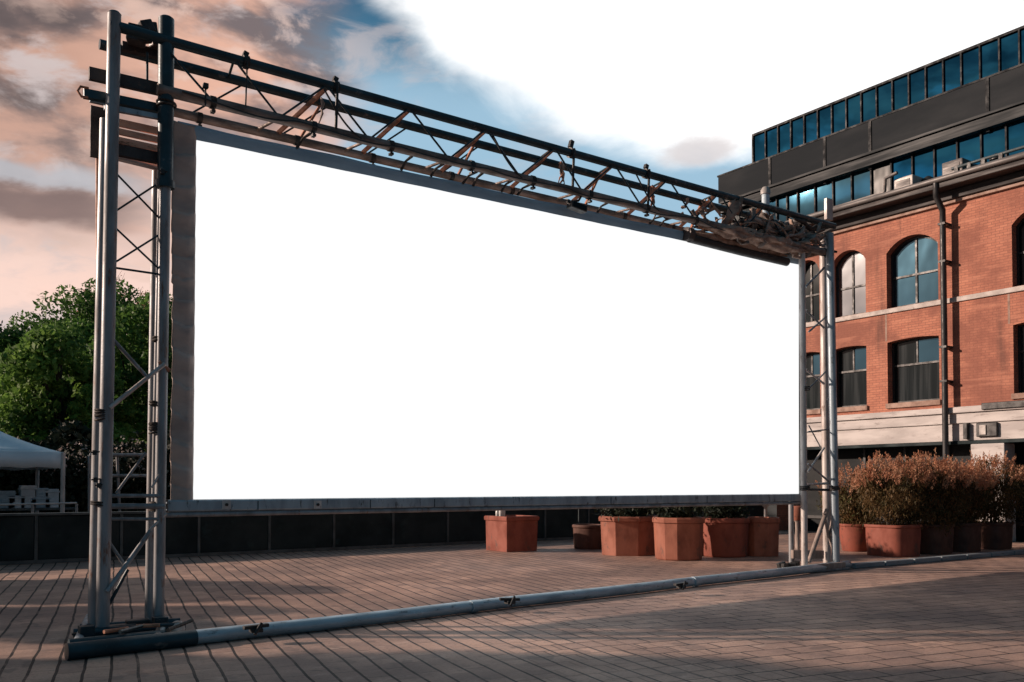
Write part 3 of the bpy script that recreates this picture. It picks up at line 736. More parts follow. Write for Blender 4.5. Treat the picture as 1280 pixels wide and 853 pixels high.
p3, c3_ = poly_pot("planter", 790, 695, 1.46, .88, 8, math.pi/8, 'terra', "wide octagonal terracotta planter, biggest of the group under the screen", sy=.9)
p4, c4_ = poly_pot("planter", 853, 701, 1.06, .90, 12, .2, 'terra', "twelve sided terracotta planter standing furthest forward among the group under the screen")
p5, c5_ = poly_pot("planter", 911, 697, 1.08, .86, 28, 0, 'terra_red', "round dark red planter wedged between the twelve sided planter and the small faceted one")
p6, c6_ = poly_pot("planter", 957, 696, .84, .86, 8, .3, 'terra', "narrow faceted terracotta planter nearest the right tower at the end of the group")
# jars on the lone planter
for k, (dx, dy, hh, r) in enumerate(((-.22,-.12,.26,.055), (-.06,.02,.24,.05), (-.16,.12,.20,.05))):
    q = (c1.x+dx-.1, c1.y+dy+.1, c1.z+.84*.925)
    g = MB().lathe(q, [(r*.8,0),(r,.02),(r,hh*.8),(r*.8,hh*.9),(r*.85,hh)], 14).build("glass_jar", 'candle', None)
    o = g
    tag(o, ("tall frosted jar on the lone square planter, leftmost of its jars", "middle pale jar on the lone square planter", "shortest pale jar standing at the back of the lone square planter")[k], "jar", "jars on the square planter")
# dark plants growing in the group
def plant(name, c, rx, ry, rz, n, size, m, label, cat="plant", group=None, stems=6):
    t = empty(name, (c[0], c[1], c[2]), label, cat, group)
    g = MB()
    for k in range(stems):
        a = rg.uniform(0, 6.28); q = rg.uniform(.3,.9)
        g.tube([c, (c[0]+math.cos(a)*rx*q*.4, c[1]+math.sin(a)*ry*q*.4, c[2]+rz*.8), (c[0]+math.cos(a)*rx*q, c[1]+math.sin(a)*ry*q, c[2]+rz*1.5)], [.016,.011,.005], 6)
    g.build("stem", 'bark', t)
    d = unit(n); rr = rg.random(n)**.45
    C = np.array(c) + np.array((0,0,rz)) + d*rr[:,None]*np.array((rx,ry,rz))*(1+.25*rg.normal(size=n))[:,None]
    C[:,2] = np.maximum(C[:,2], c[2]+.01)
    U, V = leaf_axes(n, size, d)
    quads_mesh("foliage", C, U, V, m, t); return t
for (c, rx, rz, lab) in ((c3_, .75, .20, "low dark foliage growing in the wide octagonal planter"), (c4_, .5, .22, "low dark foliage growing in the twelve sided planter"), (c5_, .58, .26, "low dark foliage growing in the round dark red planter")):
    h = {id(c3_): .88, id(c4_): .9, id(c5_): .86}[id(c)]
    plant("potted_plant", (c.x, c.y, h*.92), rx, rx*.8, rz, 1400, .055, 'leaf_dark', lab, group="dark plants in the planters")
# thin pole rail behind the planters, small pedestal table behind the last planter
a = on_y(720, 643, 19.6); b = on_y(812, 643, 19.6)
o = empty("hand_rail", (a.x, 19.6, 0), "thin dark metal rail behind the planters under the screen", "rail")
MB().tube([(a.x,19.6,.97),(b.x,19.6,.97)], .018, 8).build("bar", 'wall_trim', o)
for x in (a.x+.1, b.x-.1): MB().tube([(x,19.6,0),(x,19.6,.97)], .016, 8).build("leg", 'wall_trim', o)
c = on_y(957, 640, 17.2); c.z = 0
t = empty("bistro_table", c, "small pale pedestal table standing behind the narrow faceted planter", "table")
MB().lathe((c.x,c.y,1.02), [(.44,0),(.46,.015),(.44,.035)], 24).build("top", 'steel_pale', t)
MB().lathe((c.x,c.y,.02), [(.22,0),(.22,.02),(.05,.05),(.045,.9),(.12,.99)], 16).build("pedestal", 'steel_grey', t)
a = on_y(957, 640, 17.2)
g = MB().lathe((c.x,c.y,1.057), [(.06,0),(.07,.03),(.10,.24),(.16,.38),(.15,.38)], 16).build("vase", 'wood', None)
tag(g, "pale flared vase on the small pedestal table behind the planters", "vase")
# slim terracotta urn behind the right tower's foot
c = on_z(997, 692, 0)
t = empty("tall_urn", c, "slim orange terracotta urn on a pale post just left of the right tower", "urn")
MB().lathe((c.x,c.y,0.003), [(.10,0),(.10,.03),(.05,.06),(.05,.72),(.08,.76)], 14).build("post", 'wood', t)
MB().lathe((c.x,c.y,.765), [(.08,0),(.13,.10),(.15,.30),(.13,.34),(.11,.34)], 18).build("bowl", 'terra', t)

# planters with feathery bushes on the right
def bush_pot(px, py, w, h, nside, m, lab, power=2., rot=0., taper=.2):
    c = on_z(px, py, 0); c.y += w*.4; c.z = .003
    t = empty("planter", c, lab, "planter", "terracotta planters below the feathery bushes")
    r = w/2
    MB().lathe(c, [(r*(1-taper),0),(r*(1-taper*.9),.02),(r*(1-taper*.3),h*.6),(r*.98,h*.9)], nside, 1, 1, rot, power).build("body", m, t, .012)
    MB().lathe((c.x,c.y,c.z+h*.9), [(r*.98,0),(r*1.03,.01),(r*1.03,h*.10),(r*.92,h*.10),(r*.9,.02)], nside, 1, 1, rot, power).build("rim", m, t, .006)
    MB().lathe((c.x,c.y,c.z+h*.9+.012), [(r*.91,0),(r*.91,.015),(r*.3,.03)], nside, 1, 1, rot, power).build("soil", 'soil', t)
    return c
def feather_bush(c, h0, rx, ry, rz, lab, green=False, n=9000, npl=150):
    base = Vector((c.x, c.y, h0))
    t = empty("feathery_bush", base, lab, "bush", "feathery bushes in the right hand planters")
    g = MB()
    for k in range(16):
        a = rg.uniform(0, 6.28); q = rg.uniform(.2,.95)
        g.tube([(c.x+.1*math.cos(a),c.y+.1*math.sin(a),h0-.02), (c.x+math.cos(a)*rx*q*.5, c.y+math.sin(a)*ry*q*.5, h0+rz*.7), (c.x+math.cos(a)*rx*q, c.y+math.sin(a)*ry*q, h0+rz*1.6)], [.014,.010,.004], 5)
    g.build("stem", 'bark', t)
    rx *= 1.18; ry *= 1.15; rz *= 1.08; h0 -= .05
    ctr = np.array((c.x, c.y, h0 + rz*.84))
    # clumps through the volume
    ncl = 70; cd = unit(ncl); cr = rg.random(ncl)**.4
    cc = ctr + cd*cr[:,None]*np.array((rx,ry,rz))*.86
    def cloud(nn, size, m, nm, sel=None, upb=1.5):
        idx = rg.integers(0, ncl, nn) if sel is None else rg.choice(sel, nn)
        dd = unit(nn)*(rg.random(nn)**.5)[:,None]*np.array((.24,.24,.26))*rx/.75
        C = cc[idx] + dd
        rr_ = np.hypot(C[:,0]-c.x, C[:,1]-c.y); C[:,2] = np.maximum(C[:,2], np.where(rr_ < .45, h0 + .05, h0 - .22 + .12*rg.random(nn)))
        out = (C-ctr)/np.array((rx,ry,rz)); U, V = leaf_axes(nn, size, out, upb)
        quads_mesh(nm, C, U*.55, V, m, t)
    cloud(n, .045, 'leaf_bush', "foliage")
    if green:
        sel = np.where(cd[:,0]*RT.x + cd[:,1]*RT.y < -.35)[0]
        cloud(1300, .04, 'leaf_green', "green_foliage", sel, .3)
    # plumes over the top: spindles of small florets
    Cs, Us, Vs = [], [], []
    for k in range(npl):
        a = rg.uniform(0, 6.28); q = rg.random()**.5
        p0 = np.array((c.x+math.cos(a)*rx*q*.98, c.y+math.sin(a)*ry*q*.98, h0 + rz*.84 + rz*math.sqrt(max(0,1-(q*.95)**2))*rg.uniform(.55,1.0)))
        d = np.array((math.cos(a)*q*.5, math.sin(a)*q*.5, 1.)) + rg.normal(size=3)*.18; d /= np.linalg.norm(d)
        L = rg.uniform(.16,.36); m_ = 42
        tt = rg.random(m_); C = p0 + d*(tt*L)[:,None] + unit(m_)*(.032*np.sin(np.pi*np.clip(tt*.9+.1,0,1))+.006)[:,None]
        U, V = leaf_axes(m_, .024, None, 2.); Cs.append(C); Us.append(U*.8); Vs.append(V)
    quads_mesh("flower_plumes", np.concatenate(Cs), np.concatenate(Us), np.concatenate(Vs), 'plume', t)
q1 = bush_pot(1086, 690, .84, .66, 24, 'terra_red', "tapered round planter at the left end of the feathery bush row", taper=.26)
q2 = bush_pot(1138, 696, 1.02, .70, 32, 'terra_red', "front rounded square planter below the feathery bushes, largest of that row", 4., taper=.08)
q3 = bush_pot(1181, 693, .90, .68, 28, 'terra_brown_shade', "shaded brown planter right of the large rounded square one", 4., taper=.1)  # from here on, shade is put into the pots' clay colour
q4 = bush_pot(1216, 690, .90, .68, 28, 'terra_brown_shade', "shaded square planter in the middle right of the bush row below the white column", 4., taper=.06)
q5 = bush_pot(1256, 687, .90, .66, 28, 'terra_brown_shade', "darkest planter in the row, at the right edge of the picture", 4., taper=.08)
feather_bush(q1, .62, .72, .70, .66, "reddish feathery bush with green leaves on its left side, beside the right tower", True, 10000, 140)
feather_bush(q2, .66, .78, .70, .78, "full feathery bush with pink plumes in the front rounded square planter", False, 11000, 190)
feather_bush(q3, .64, .76, .72, .80, "feathery bush with pink plumes below the black downpipe", False, 13000, 200)
feather_bush(q4, .64, .72, .70, .72, "lower feathery bush growing in front of the white column", False, 13000, 190)
feather_bush(q5, .62, .80, .75, .84, "dark feathery bush with rust red plumes at the right edge", False, 13000, 200)

# ------------------------------------------------------------------ brick building
FX = 25.5
bb = empty("brick_building", (30, 8, 0), "two storey red brick building with arched windows above a pale stone band", "building")
def yb(px): d = ray(px, 450); return d.y * FX / d.x
def zb_(px, py): return on_x(px, py, FX).z
BZ0, BZ1 = 3.84, 10.02
BYL, BYR = 20.2, -6.0
ops = []   # y_low, y_high, z0, z1(crown), spring
Ztop_sill, Zs = 7.05, 8.72
up = [(yb(1025), 1.0), (yb(1083), 1.25), (yb(1174), 1.66)]
cols = []
for (yr, w) in up: cols.append((yr, yr + w))
y = yb(1267); cols.append((y - 1.66, y))
for k in range(1, 6): cols.append((y - 1.66 - 2.7*k, y - 2.7*k))
cols.sort()
def arch(y0, y1, zs, rise, n=12):
    w = (y1-y0)/2; c = (y0+y1)/2; r = (w*w + rise*rise)/(2*rise)
    out = []
    for i in range(n+1):
        yy = y0 + (y1-y0)*i/n
        out.append((yy, zs + math.sqrt(max(0, r*r - (yy-c)**2)) - (r - rise)))
    return out
g = MB(); DEP = .34
def fq(y0, y1, z0, z1): 
    if y1-y0 > 1e-4 and z1-z0 > 1e-4: g.add([(FX,y0,z0),(FX,y1,z0),(FX,y1,z1),(FX,y0,z1)], [(3,2,1,0)])
prev = BYR
LZ0, LZ1, LR = 4.10, 6.00, .06
UZ0, UZ1, UR = 7.06, 8.78, .40
for (y0, y1) in cols:
    fq(prev, y0, BZ0, BZ1)
    fq(y0, y1, BZ0, LZ0); 
    la = arch(y0, y1, LZ1, LR); ua = arch(y0, y1, UZ1, UR)
    for (arc, ztop) in ((la, UZ0), (ua, BZ1)):
        for i in range(len(arc)-1):
            a, b = arc[i], arc[i+1]
            g.add([(FX,a[0],a[1]),(FX,b[0],b[1]),(FX,b[0],ztop),(FX,a[0],ztop)], [(3,2,1,0)])
    for (arc, z0) in ((la, LZ0), (ua, UZ0)):     # reveals
        path = [(y0, z0)] + arc + [(y1, z0)]
        for i in range(len(path)-1):
            a, b = path[i], path[i+1]
            g.add([(FX,a[0],a[1]),(FX,b[0],b[1]),(FX+DEP,b[0],b[1]),(FX+DEP,a[0],a[1])], [(0,1,2,3)])
        g.add([(FX,y0,z0),(FX,y1,z0),(FX+DEP,y1,z0),(FX+DEP,y0,z0)], [(0,1,2,3)])
    prev = y1
fq(prev, BYL, BZ0, BZ1)
# left end wall and rear
g.add([(FX,BYL,0),(FX+8,BYL,0),(FX+8,BYL,BZ1),(FX,BYL,BZ1)], [(3,2,1,0)])
g.add([(FX+8,BYL,0),(FX+8,BYR,0),(FX+8,BYR,BZ1),(FX+8,BYL,BZ1)], [(3,2,1,0)])
g.add([(FX+8,BYR,0),(FX,BYR,0),(FX,BYR,BZ1),(FX+8,BYR,BZ1)], [(3,2,1,0)])
g.build("brick_wall", 'brick', bb)
MB().box((FX+DEP+.12, BYR+.1, 3.9), (FX+DEP+.2, BYL-.1, 9.9)).build("inner_wall", 'black', bb)
# windows
for ci, (y0, y1) in enumerate(cols):
    vis = y1 > 10.5
    for (z0, zs, rise, upper) in ((LZ0, LZ1, LR, False), (UZ0, UZ1, UR, True)):
        f = MB(); X = FX + DEP - .09; w = .07
        arc = arch(y0, y1, zs, rise)
        inn = arch(y0+w, y1-w, zs, rise*.93)
        inn = [(a, b-w*.6) for a, b in inn]
        po = [(y0, z0)] + arc + [(y1, z0)]; pi_ = [(y0+w, z0+w)] + inn + [(y1-w, z0+w)]
        nn = len(po)
        for k in range(nn):
            a, b, c, d = po[k], po[(k+1) % nn], pi_[(k+1) % nn], pi_[k]
            f.add([(X,a[0],a[1]),(X,b[0],b[1]),(X,c[0],c[1]),(X,d[0],d[1])], [(0,1,2,3)])
            f.add([(X,d[0],d[1]),(X,c[0],c[1]),(X+.07,c[0],c[1]),(X+.07,d[0],d[1])], [(0,1,2,3)])
        mid = (y0+y1)/2; zt = zs + rise - .02
        zm = z0 + (zs + rise - z0)*(.45 if upper else .60)
        f.box((X-.005, y0+w*.5, zm-.03), (X+.05, y1-w*.5, zm+.03))
        if upper: f.box((X-.002, mid-.03, z0+w*.5), (X+.045, mid+.03, zt-.03))
        else:     f.box((X-.002, mid-.025, zm), (X+.045, mid+.025, zt-.03))
        fo = f.build("window", 'frame', bb)
        p = MB(); xp = X + .035
        pp = [(xp, a, b) for a, b in pi_]
        p.add(pp, [tuple(range(nn))])
        gm = 'glass_dark' if upper else 'glass_curtain'
        if upper and vis: gm = 'glass_win' if y0 < 15.5 else 'glass_grey'
        if upper and y0 > 18: gm = 'glass_dark'
        if upper and y0 < 13: gm = 'glass_dark'
        p.build("pane", gm, fo)
        if not upper and vis:
            # curtains hanging inside, upper sash reflecting
            p = MB(); xp2 = xp - .012
            p.add([(xp2, y0+w, zm+.03), (xp2, mid-.03, zm+.03), (xp2, mid-.03, zs-.02), (xp2, y0+w, zs-.02)], [(0,1,2,3)])
            p.build("upper_pane", 'glass_win', fo)
        s = MB()
        if not upper: s.box((FX-.07, y0-.05, z0-.15), (FX+DEP-.1, y1+.05, z0+.003)); s.build("sill", 'sill', bb, .012)
# string course, stone bands
MB().box((FX-.06, BYR, 6.90), (FX+.02, BYL+.02, 7.045)).build("string_course", 'string', bb, .015)
g = MB(); 
g.box((FX-.18, BYR, 3.66), (FX+.1, BYL+.02, 3.838)); g.build("cornice", 'white_stone', bb, .02)
MB().box((FX-.10, BYR, 3.36), (FX+.1, BYL+.02, 3.655)).build("cornice", 'white_stone', bb, .02)
MB().box((FX-.04, BYR, 2.86), (FX+.1, BYL+.02, 3.352)).build("fascia", 'white_stone', bb, .01)
MB().box((FX-.08, BYR, 2.76), (FX+.1, BYL+.02, 2.855)).build("lintel", 'wall_panel', bb, .01)
# recessed dark ground floor
MB().box((FX+.7, BYR, 0), (FX+.8, BYL-.05, 2.9)).build("shopfront", 'shop', bb)
y = BYL - .2
while y > 8:
    MB().box((FX+.62, y-.04, 0), (FX+.72, y+.04, 2.8)).build("shopfront_post", 'frame', bb)
    y -= 1.4
MB().box((FX+.62, BYR, .45), (FX+.71, BYL-.1, .55)).build("shopfront_rail", 'frame', bb)
ya, yc = yb(1214), yb(1256)
MB().box((FX-.10, yc, 0), (FX+.5, ya, 2.755)).build("column", 'white_stone', bb, .02)
MB().box((FX-.20, yb(1212)-.0, 2.9), (FX-.05, yb(1207)+.0, 3.36)).build("bracket", 'frame', bb, .01)
ya, yc = yb(1222), yb(1248); 
MB().box((FX-.14, yc, 2.95), (FX-.045, ya, 3.34)).build("vent_box", 'frame', bb, .02)
MB().box((FX-.17, (ya+yc)/2, 3.0), (FX-.142, ya-.1, 3.28)).build("vent_grille", 'ac', bb, .02)
MB().box((FX-.24, yb(1300), 3.70), (FX-.05, yb(1231), 3.89)).build("ledge_step", 'frame', bb, .02)
# eave
OVH = .62
MB().box((FX-.18, BYR, 9.90), (FX+.3, BYL+.2, 10.16)).build("eave", 'eave', bb, .02)
MB().box((FX-OVH, BYR, 10.165), (FX+.4, BYL+.3, 10.34)).build("eave", 'eave', bb, .02)
MB().tube([(FX-OVH-.03, BYR, 10.40), (FX-OVH-.03, BYL+.3, 10.40)], .085, 12).build("gutter", 'gutter', bb)
MB().box((FX-.10, BYR, 9.80), (FX+.05, BYL+.05, 9.895)).build("frieze", 'sill', bb, .01)
MB().box((FX-OVH+.1, BYR, 10.345), (FX+8.2, BYL+.2, 10.42)).build("roof", 'roofing', bb)
dy = yb(1187)
MB().tube([(FX-OVH, dy, 10.33), (FX-OVH, dy, 9.95), (FX-.28, dy, 9.6), (FX-.28, dy, 9.0), (FX-.27, dy, 6.0), (FX-.28, dy, 2.3)], .085, 12).build("downpipe", 'frame', bb)
for z in (9.2, 8.1, 5.6, 4.6): MB().box((FX-.36, dy-.10, z-.03), (FX+.005, dy+.11, z+.03)).build("pipe_bracket", 'frame', bb)
# small inset pilaster lines between lower windows
for px in (1108, 1262): MB().box((FX-.004, yb(px)-.03, 6.05), (FX+.02, yb(px)+.03, 6.89)).build("wall_joint", 'sill', bb)

# rooftop boxes, vents and pipes (things standing on the roof)
def roof_box(px, py, w, h, d, lab, m='ac', X=FX-.1):
    p = on_x(px, py, X); 
    t = empty("roof_unit", (X, p.y, 10.43), lab, "roof unit", "boxes on the brick building's roof")
    MB().box((X, p.y-w/2, 10.5), (X+d, p.y+w/2, 10.5+h)).build("casing", m, t, .03)
    for k in (-1, 1): MB().box((X+.05, p.y+k*w*.4-.03, 10.422), (X+d-.05, p.y+k*w*.4+.03, 10.5)).build("foot", 'frame', t)
    MB().box((X-.012, p.y-w*.36, 10.5+h*.2), (X-.001, p.y+w*.36, 10.5+h*.8)).build("grille", 'gutter', t, .004)
    return t
roof_box(1129, 230, .62, .50, .6, "pale box unit on the roof edge above the middle arched window")
roof_box(1190, 206, .62, .55, .6, "weathered grey box unit on the roof edge above the black downpipe", 'gutter')
t = empty("roof_pipe", (FX-.2, yb(1105), 10.43), "dark pipe with an upright elbow running along the roof edge beside the pale box", "pipe")
MB().tube([(FX-.25, yb(1045), 10.60), (FX-.25, yb(1113), 10.62), (FX-.25, yb(1114), 10.66), (FX-.25, yb(1115), 11.05), (FX-.25, yb(1130), 11.12)], .055, 10).build("run", 'gutter', t)
for px in (1052, 1075, 1098): MB().box((FX-.30, yb(px)-.04, 10.422), (FX-.2, yb(px)+.04, 10.56)).build("support", 'frame', t)
t = empty("roof_pipe", (FX-.2, yb(1215), 10.43), "dark twin pipes along the roof edge right of the weathered grey box", "pipe")
for dz, r in ((.12,.06), (.30,.045)):
    MB().tube([(FX-.3, yb(1200), 10.42+dz), (FX-.3, yb(1240), 10.44+dz), (FX-.3, 6.5, 10.45+dz)], r, 10).build("run", 'wall_trim', t)
for px in (1206, 1222, 1240, 1262): MB().box((FX-.35, yb(px)-.05, 10.422), (FX-.22, yb(px)+.05, 10.75)).build("support", 'frame', t)
for k, (px, hgt) in enumerate(((1160, .55), (1172, .42), (1218, .5), (1246, .62))):
    p = on_x(px, 215, FX+.5); t = empty("roof_vent", (FX+.5, p.y, 10.42), ("dark roof vent left of the weathered grey box", "short dark roof vent close beside the weathered grey box", "dark roof vent right of the weathered grey box", "tall dark roof vent near the right edge of the picture")[k], "vent", "dark vents on the brick building's roof")
    MB().lathe((FX+.5, p.y, 10.422), [(.12,0),(.12,hgt*.7),(.1,hgt*.75)], 14).build("shaft", 'frame', t)
    MB().lathe((FX+.5, p.y, 10.422+hgt*.76), [(.19,0),(.19,hgt*.12),(.05,hgt*.3)], 14).build("cowl", 'frame', t)
# chimney-like vents on the roof's far end seen above the truss
p = on_x(957, 250, 30.); 
t = empty("flue", (30, p.y, 10.42), "pale upright flue standing on the roof between the truss and the modern building", "flue")
z1 = on_x(955, 235, 30.).z
MB().tube([(30, p.y, 8.), (30, p.y, z1-.3)], .16, 14).build("shaft", 'crate_pale', t)
MB().lathe((30, p.y, z1-.3), [(.2,0),(.2,.18),(.12,.3)], 14).build("cap", 'ac', t)

# ------------------------------------------------------------------ modern glass building
MX = 36.
mb_ = empty("office_building", (41, 22, 0), "modern dark office block with bands of blue glass rising behind the brick building", "building")
def ym(px): d = ray(px, 300); return d.y * MX / d.x
def zm_(px, py): return on_x(px, py, MX).z
YL2, YL1, YR2 = ym(898), ym(942), -4.
Z_top = zm_(942, 170); Z_g0 = zm_(942, 205); Z_s0 = zm_(964, 233); Z_l0 = zm_(964, 247); Z_b0 = 8.5
BK = MX + 16
MB().box((MX+.25, YR2, 0), (BK, YL1-.02, Z_top-.05)).build("core", 'ledge', mb_)
MB().box((MX+.252, YL1-.02, 0), (BK, YL2-.02, Z_g0-.05)).build("core", 'ledge', mb_)
MB().box((MX-.02, YR2, Z_top), (BK, YL1+.05, Z_top+.10)).build("roof_edge", 'mullion', mb_)
# cladding panels
ys = [YL2, ym(964), ym(1033), ym(1090)]
yy = ys[-1]
while yy > YR2: yy -= 5.2; ys.append(yy)
for a, b in zip(ys, ys[1:]):
    MB().box((MX-.06, b+.06, Z_s0), (MX+.24, a-.06, Z_g0-.04)).build("cladding_panel", 'spandrel', mb_, .01)
    MB().box((MX-.10, b-.07, Z_l0-.2), (MX+.2, b+.07, Z_g0-.03)).build("column", 'mullion', mb_)
MB().box((MX-.08, YR2, Z_g0-.04), (MX+.24, YL2, Z_g0+.04)).build("parapet_strip", 'mullion', mb_)
# ledge mouldings under the cladding
for (z0, z1, d) in ((Z_s0-.12, Z_s0-.003, .22), (Z_l0+.12, Z_s0-.125, .12), (Z_l0-.10, Z_l0+.115, .30)):
    MB().box((MX-d, YR2, z0), (MX+.24, YL2-.3, z1)).build("ledge", 'ledge', mb_, .01)
# upper windows
y = YL1 - .02; W = .765
while y > 11:
    MB().box((MX+.05, y-W+.03, Z_g0+.05), (MX+.12, y-.03, Z_top-.06)).build("window", 'glass_blue', mb_)
    MB().box((MX-.03, y-W-.032, Z_g0+.045), (MX+.2, y-W+.028, Z_top-.003)).build("mullion", 'mullion', mb_)
    y -= W
MB().box((MX-.03, YL1-.03, Z_g0+.045), (MX+.2, YL1+.05, Z_top-.003)).build("mullion", 'mullion', mb_)
# lower windows
y = ym(946); W = .98; k = 0
yd0, yd1 = ym(1092), ym(1118)
while y > 11:
    w = W if k > 3 else .62
    midy = y - w/2
    m = 'glass_dark' if yd1 < midy < yd0 else ('glass_pale' if midy > yd0 else 'glass_blue')
    MB().box((MX+.05, y-w+.03, Z_b0), (MX+.12, y-.03, Z_l0-.11)).build("window", m, mb_)
    MB().box((MX-.04, y-w-.035, Z_b0), (MX+.2, y-w+.03, Z_l0-.11)).build("mullion", 'mullion', mb_)
    y -= w; k += 1
MB().box((MX-.03, YR2, 12.10), (MX+.2, ym(946), 12.18)).build("transom", 'mullion', mb_)
MB().box((MX-.05, ym(946), 0), (MX+.24, YL2-.3, Z_l0-.2)).build("end_panel", 'wall_panel', mb_)

# ------------------------------------------------------------------ left background: tent, rails, boxes, trees
def tent(name, corner_px, Yd, W, D, label):
    # corner: right front eave corner
    c = on_y(corner_px[0], corner_px[1], Yd); ze = c.z; zv = ze - .36
    x1, x0, y0, y1 = c.x, c.x - W, Yd, Yd + D
    t = empty(name, ((x0+x1)/2, (y0+y1)/2, 0), label, "tent")
    apex = Vector(((x0+x1)/2, (y0+y1)/2, ze + 1.25)); g = MB()
    cor = [Vector((x0,y0,ze)), Vector((x1,y0,ze)), Vector((x1,y1,ze)), Vector((x0,y1,ze))]
    m_ = 8
    for i in range(4):
        a, b = cor[i], cor[(i+1)%4]; rows = []
        for k in range(m_+1):
            s = k/m_; rows.append([(a.lerp(b, j/m_)).lerp(apex, s) - Vector((0,0,.16*math.sin(math.pi*s))) for j in range(m_+1)])
        g.add([v for r in rows for v in r], [(k*(m_+1)+j, k*(m_+1)+j+1, (k+1)*(m_+1)+j+1, (k+1)*(m_+1)+j) for k in range(m_) for j in range(m_)], True)
    o = g.build("canopy", 'tent', t); o.modifiers.new("t", 'SOLIDIFY').thickness = .01
    g = MB()
    for i in range(4):
        a, b = cor[i], cor[(i+1)%4]; nn = 16; nrm = (b-a).normalized().cross(Vector((0,0,1)))
        vs = []
        for k in range(nn+1):
            q = a.lerp(b, k/nn) + nrm*(.02 + .012*math.sin(k*1.9))
            vs += [q + Vector((0,0,.01)), q + Vector((0,0,-.36+.02*math.sin(k*2.3)))]
        g.add(vs, [(2*k, 2*k+1, 2*k+3, 2*k+2) for k in range(nn)], True)
    o = g.build("valance", 'tent', t); o.modifiers.new("t", 'SOLIDIFY').thickness = .008
    for q in cor:
        MB().tube([(q.x, q.y, 0), (q.x, q.y, ze)], .05, 10).build("pole", 'tent_pole', t)
    return (x0, x1, y0, y1)
tx = tent("canopy_tent", (79, 566), 23.5, 4.4, 4.2, "white pitched canopy tent behind the low wall at the left edge")
# pale fence rail in front of the tent and frame rail behind the left tower
a = on_y(-40, 632, 22.4); b = on_y(96, 629, 22.4)
t = empty("fence_rail", (a.x, 22.4, 0), "thin pale rail fence crossing in front of the white tent", "fence")
MB().tube([(a.x, 22.4, a.z), (b.x, 22.4, b.z)], .022, 8).build("rail", 'tent_pole', t)
for px in (-20, 41, 96):
    q = on_y(px, 630, 22.4); MB().tube([(q.x, 22.42, 0), (q.x, 22.42, q.z)], .03, 8).build("fence_post", 'steel_grey', t)
a = on_y(112, 569, 24.); b = on_y(206, 569, 24.); z2 = on_y(150, 595, 24.).z
t = empty("railing", (a.x, 24., 0), "grey two bar metal railing seen between the left tower's posts", "railing")
MB().tube([(a.x,24.,a.z),(b.x,24.,b.z)], .045, 8).build("rail", 'steel_grey', t)
MB().tube([(a.x,24.,z2),(b.x,24.,z2)], .045, 8).build("rail", 'steel_grey', t)
for px in (113, 153, 204):
    q = on_y(px, 569, 24.04); MB().tube([(q.x, 24.06, 0), (q.x-(.02 if px != 153 else .12), 24.06, q.z)], .035, 8).build("railing_post", 'steel_grey', t)
# market table with boxes under the tent
q = on_y(38, 620, 24.6)
t = empty("market_table", (q.x, 24.6, 0), "dark trestle table in the shade of the white tent", "table")
MB().box((q.x-1.7, 24.2, .98), (q.x+1.0, 25.1, 1.03)).build("tabletop", 'wall_trim', t, .006)
for dx in (-1.6, .9):
    for dy in (24.3, 25.0): MB().tube([(q.x+dx, dy, 0), (q.x+dx, dy, .98)], .025, 8).build("leg", 'wall_trim', t)
labs = ["blue grey box on the market table, first from the left edge", "pale box on the market table beside the first blue one", "tall pale box on the market table, near its middle", "low blue box on the market table right of the tall one", "pale square box near the tent pole on the market table", "small blue box stacked on the low blue box"]
for k, (px, w, h, dz, m) in enumerate(((6,.42,.42,0,'crate'), (20,.36,.30,0,'crate_pale'), (35,.34,.55,0,'crate_pale'), (50,.44,.26,0,'crate'), (64,.30,.46,0,'crate_pale'), (51,.30,.22,.262,'crate'))):
    q = on_y(px, 615, 24.6); z = 1.033 + dz
    g = MB().box((q.x-w/2, 24.45, z), (q.x+w/2, 24.85, z+h)).box((q.x-w/2-.015, 24.435, z+h*.8), (q.x+w/2+.015, 24.865, z+h*.9), Matrix.Identity(3)).box((q.x-w*.2, 24.44, z+h*.3), (q.x+w*.2, 24.46, z+h*.5))
    o = g.build("storage_box", m, None, .012); tag(o, labs[k], "box", "boxes under the tent")
# dark hedge behind the tent and railing
def hedge(x0, x1, y0, y1, h, label, n=16000):
    t = empty("hedge", ((x0+x1)/2, (y0+y1)/2, 0), label, "hedge")
    core = MB(); nx = 24
    # woody core
    for k in range(40):
        x = rg.uniform(x0, x1); y = rg.uniform(y0+.2, y1-.2)
        core.tube([(x,y,0),(x+rg.uniform(-.2,.2),y+rg.uniform(-.2,.2),h*.5),(x+rg.uniform(-.4,.4),y+rg.uniform(-.3,.3),h*.9)], [.04,.03,.012], 6)
    core.build("stem", 'bark', t)
    C = np.stack([rg.uniform(x0,x1,n), rg.uniform(y0,y1,n), h*rg.random(n)**.7], 1)
    hh = h*(1 + .12*np.sin(C[:,0]*1.7) + .08*np.sin(C[:,0]*4.1+1)); C[:,2] *= hh/h
    U, V = leaf_axes(n, .16); quads_mesh("foliage", C, U, V, 'leaf_dark', t)
hedge(-7.5, 2., 29.5, 31.6, 2.9, "dark clipped hedge behind the white tent and its table", 42000)
hedge(2., 10., 29.0, 31.0, 2.9, "dark hedge behind the grey railing and the left tower", 36000)
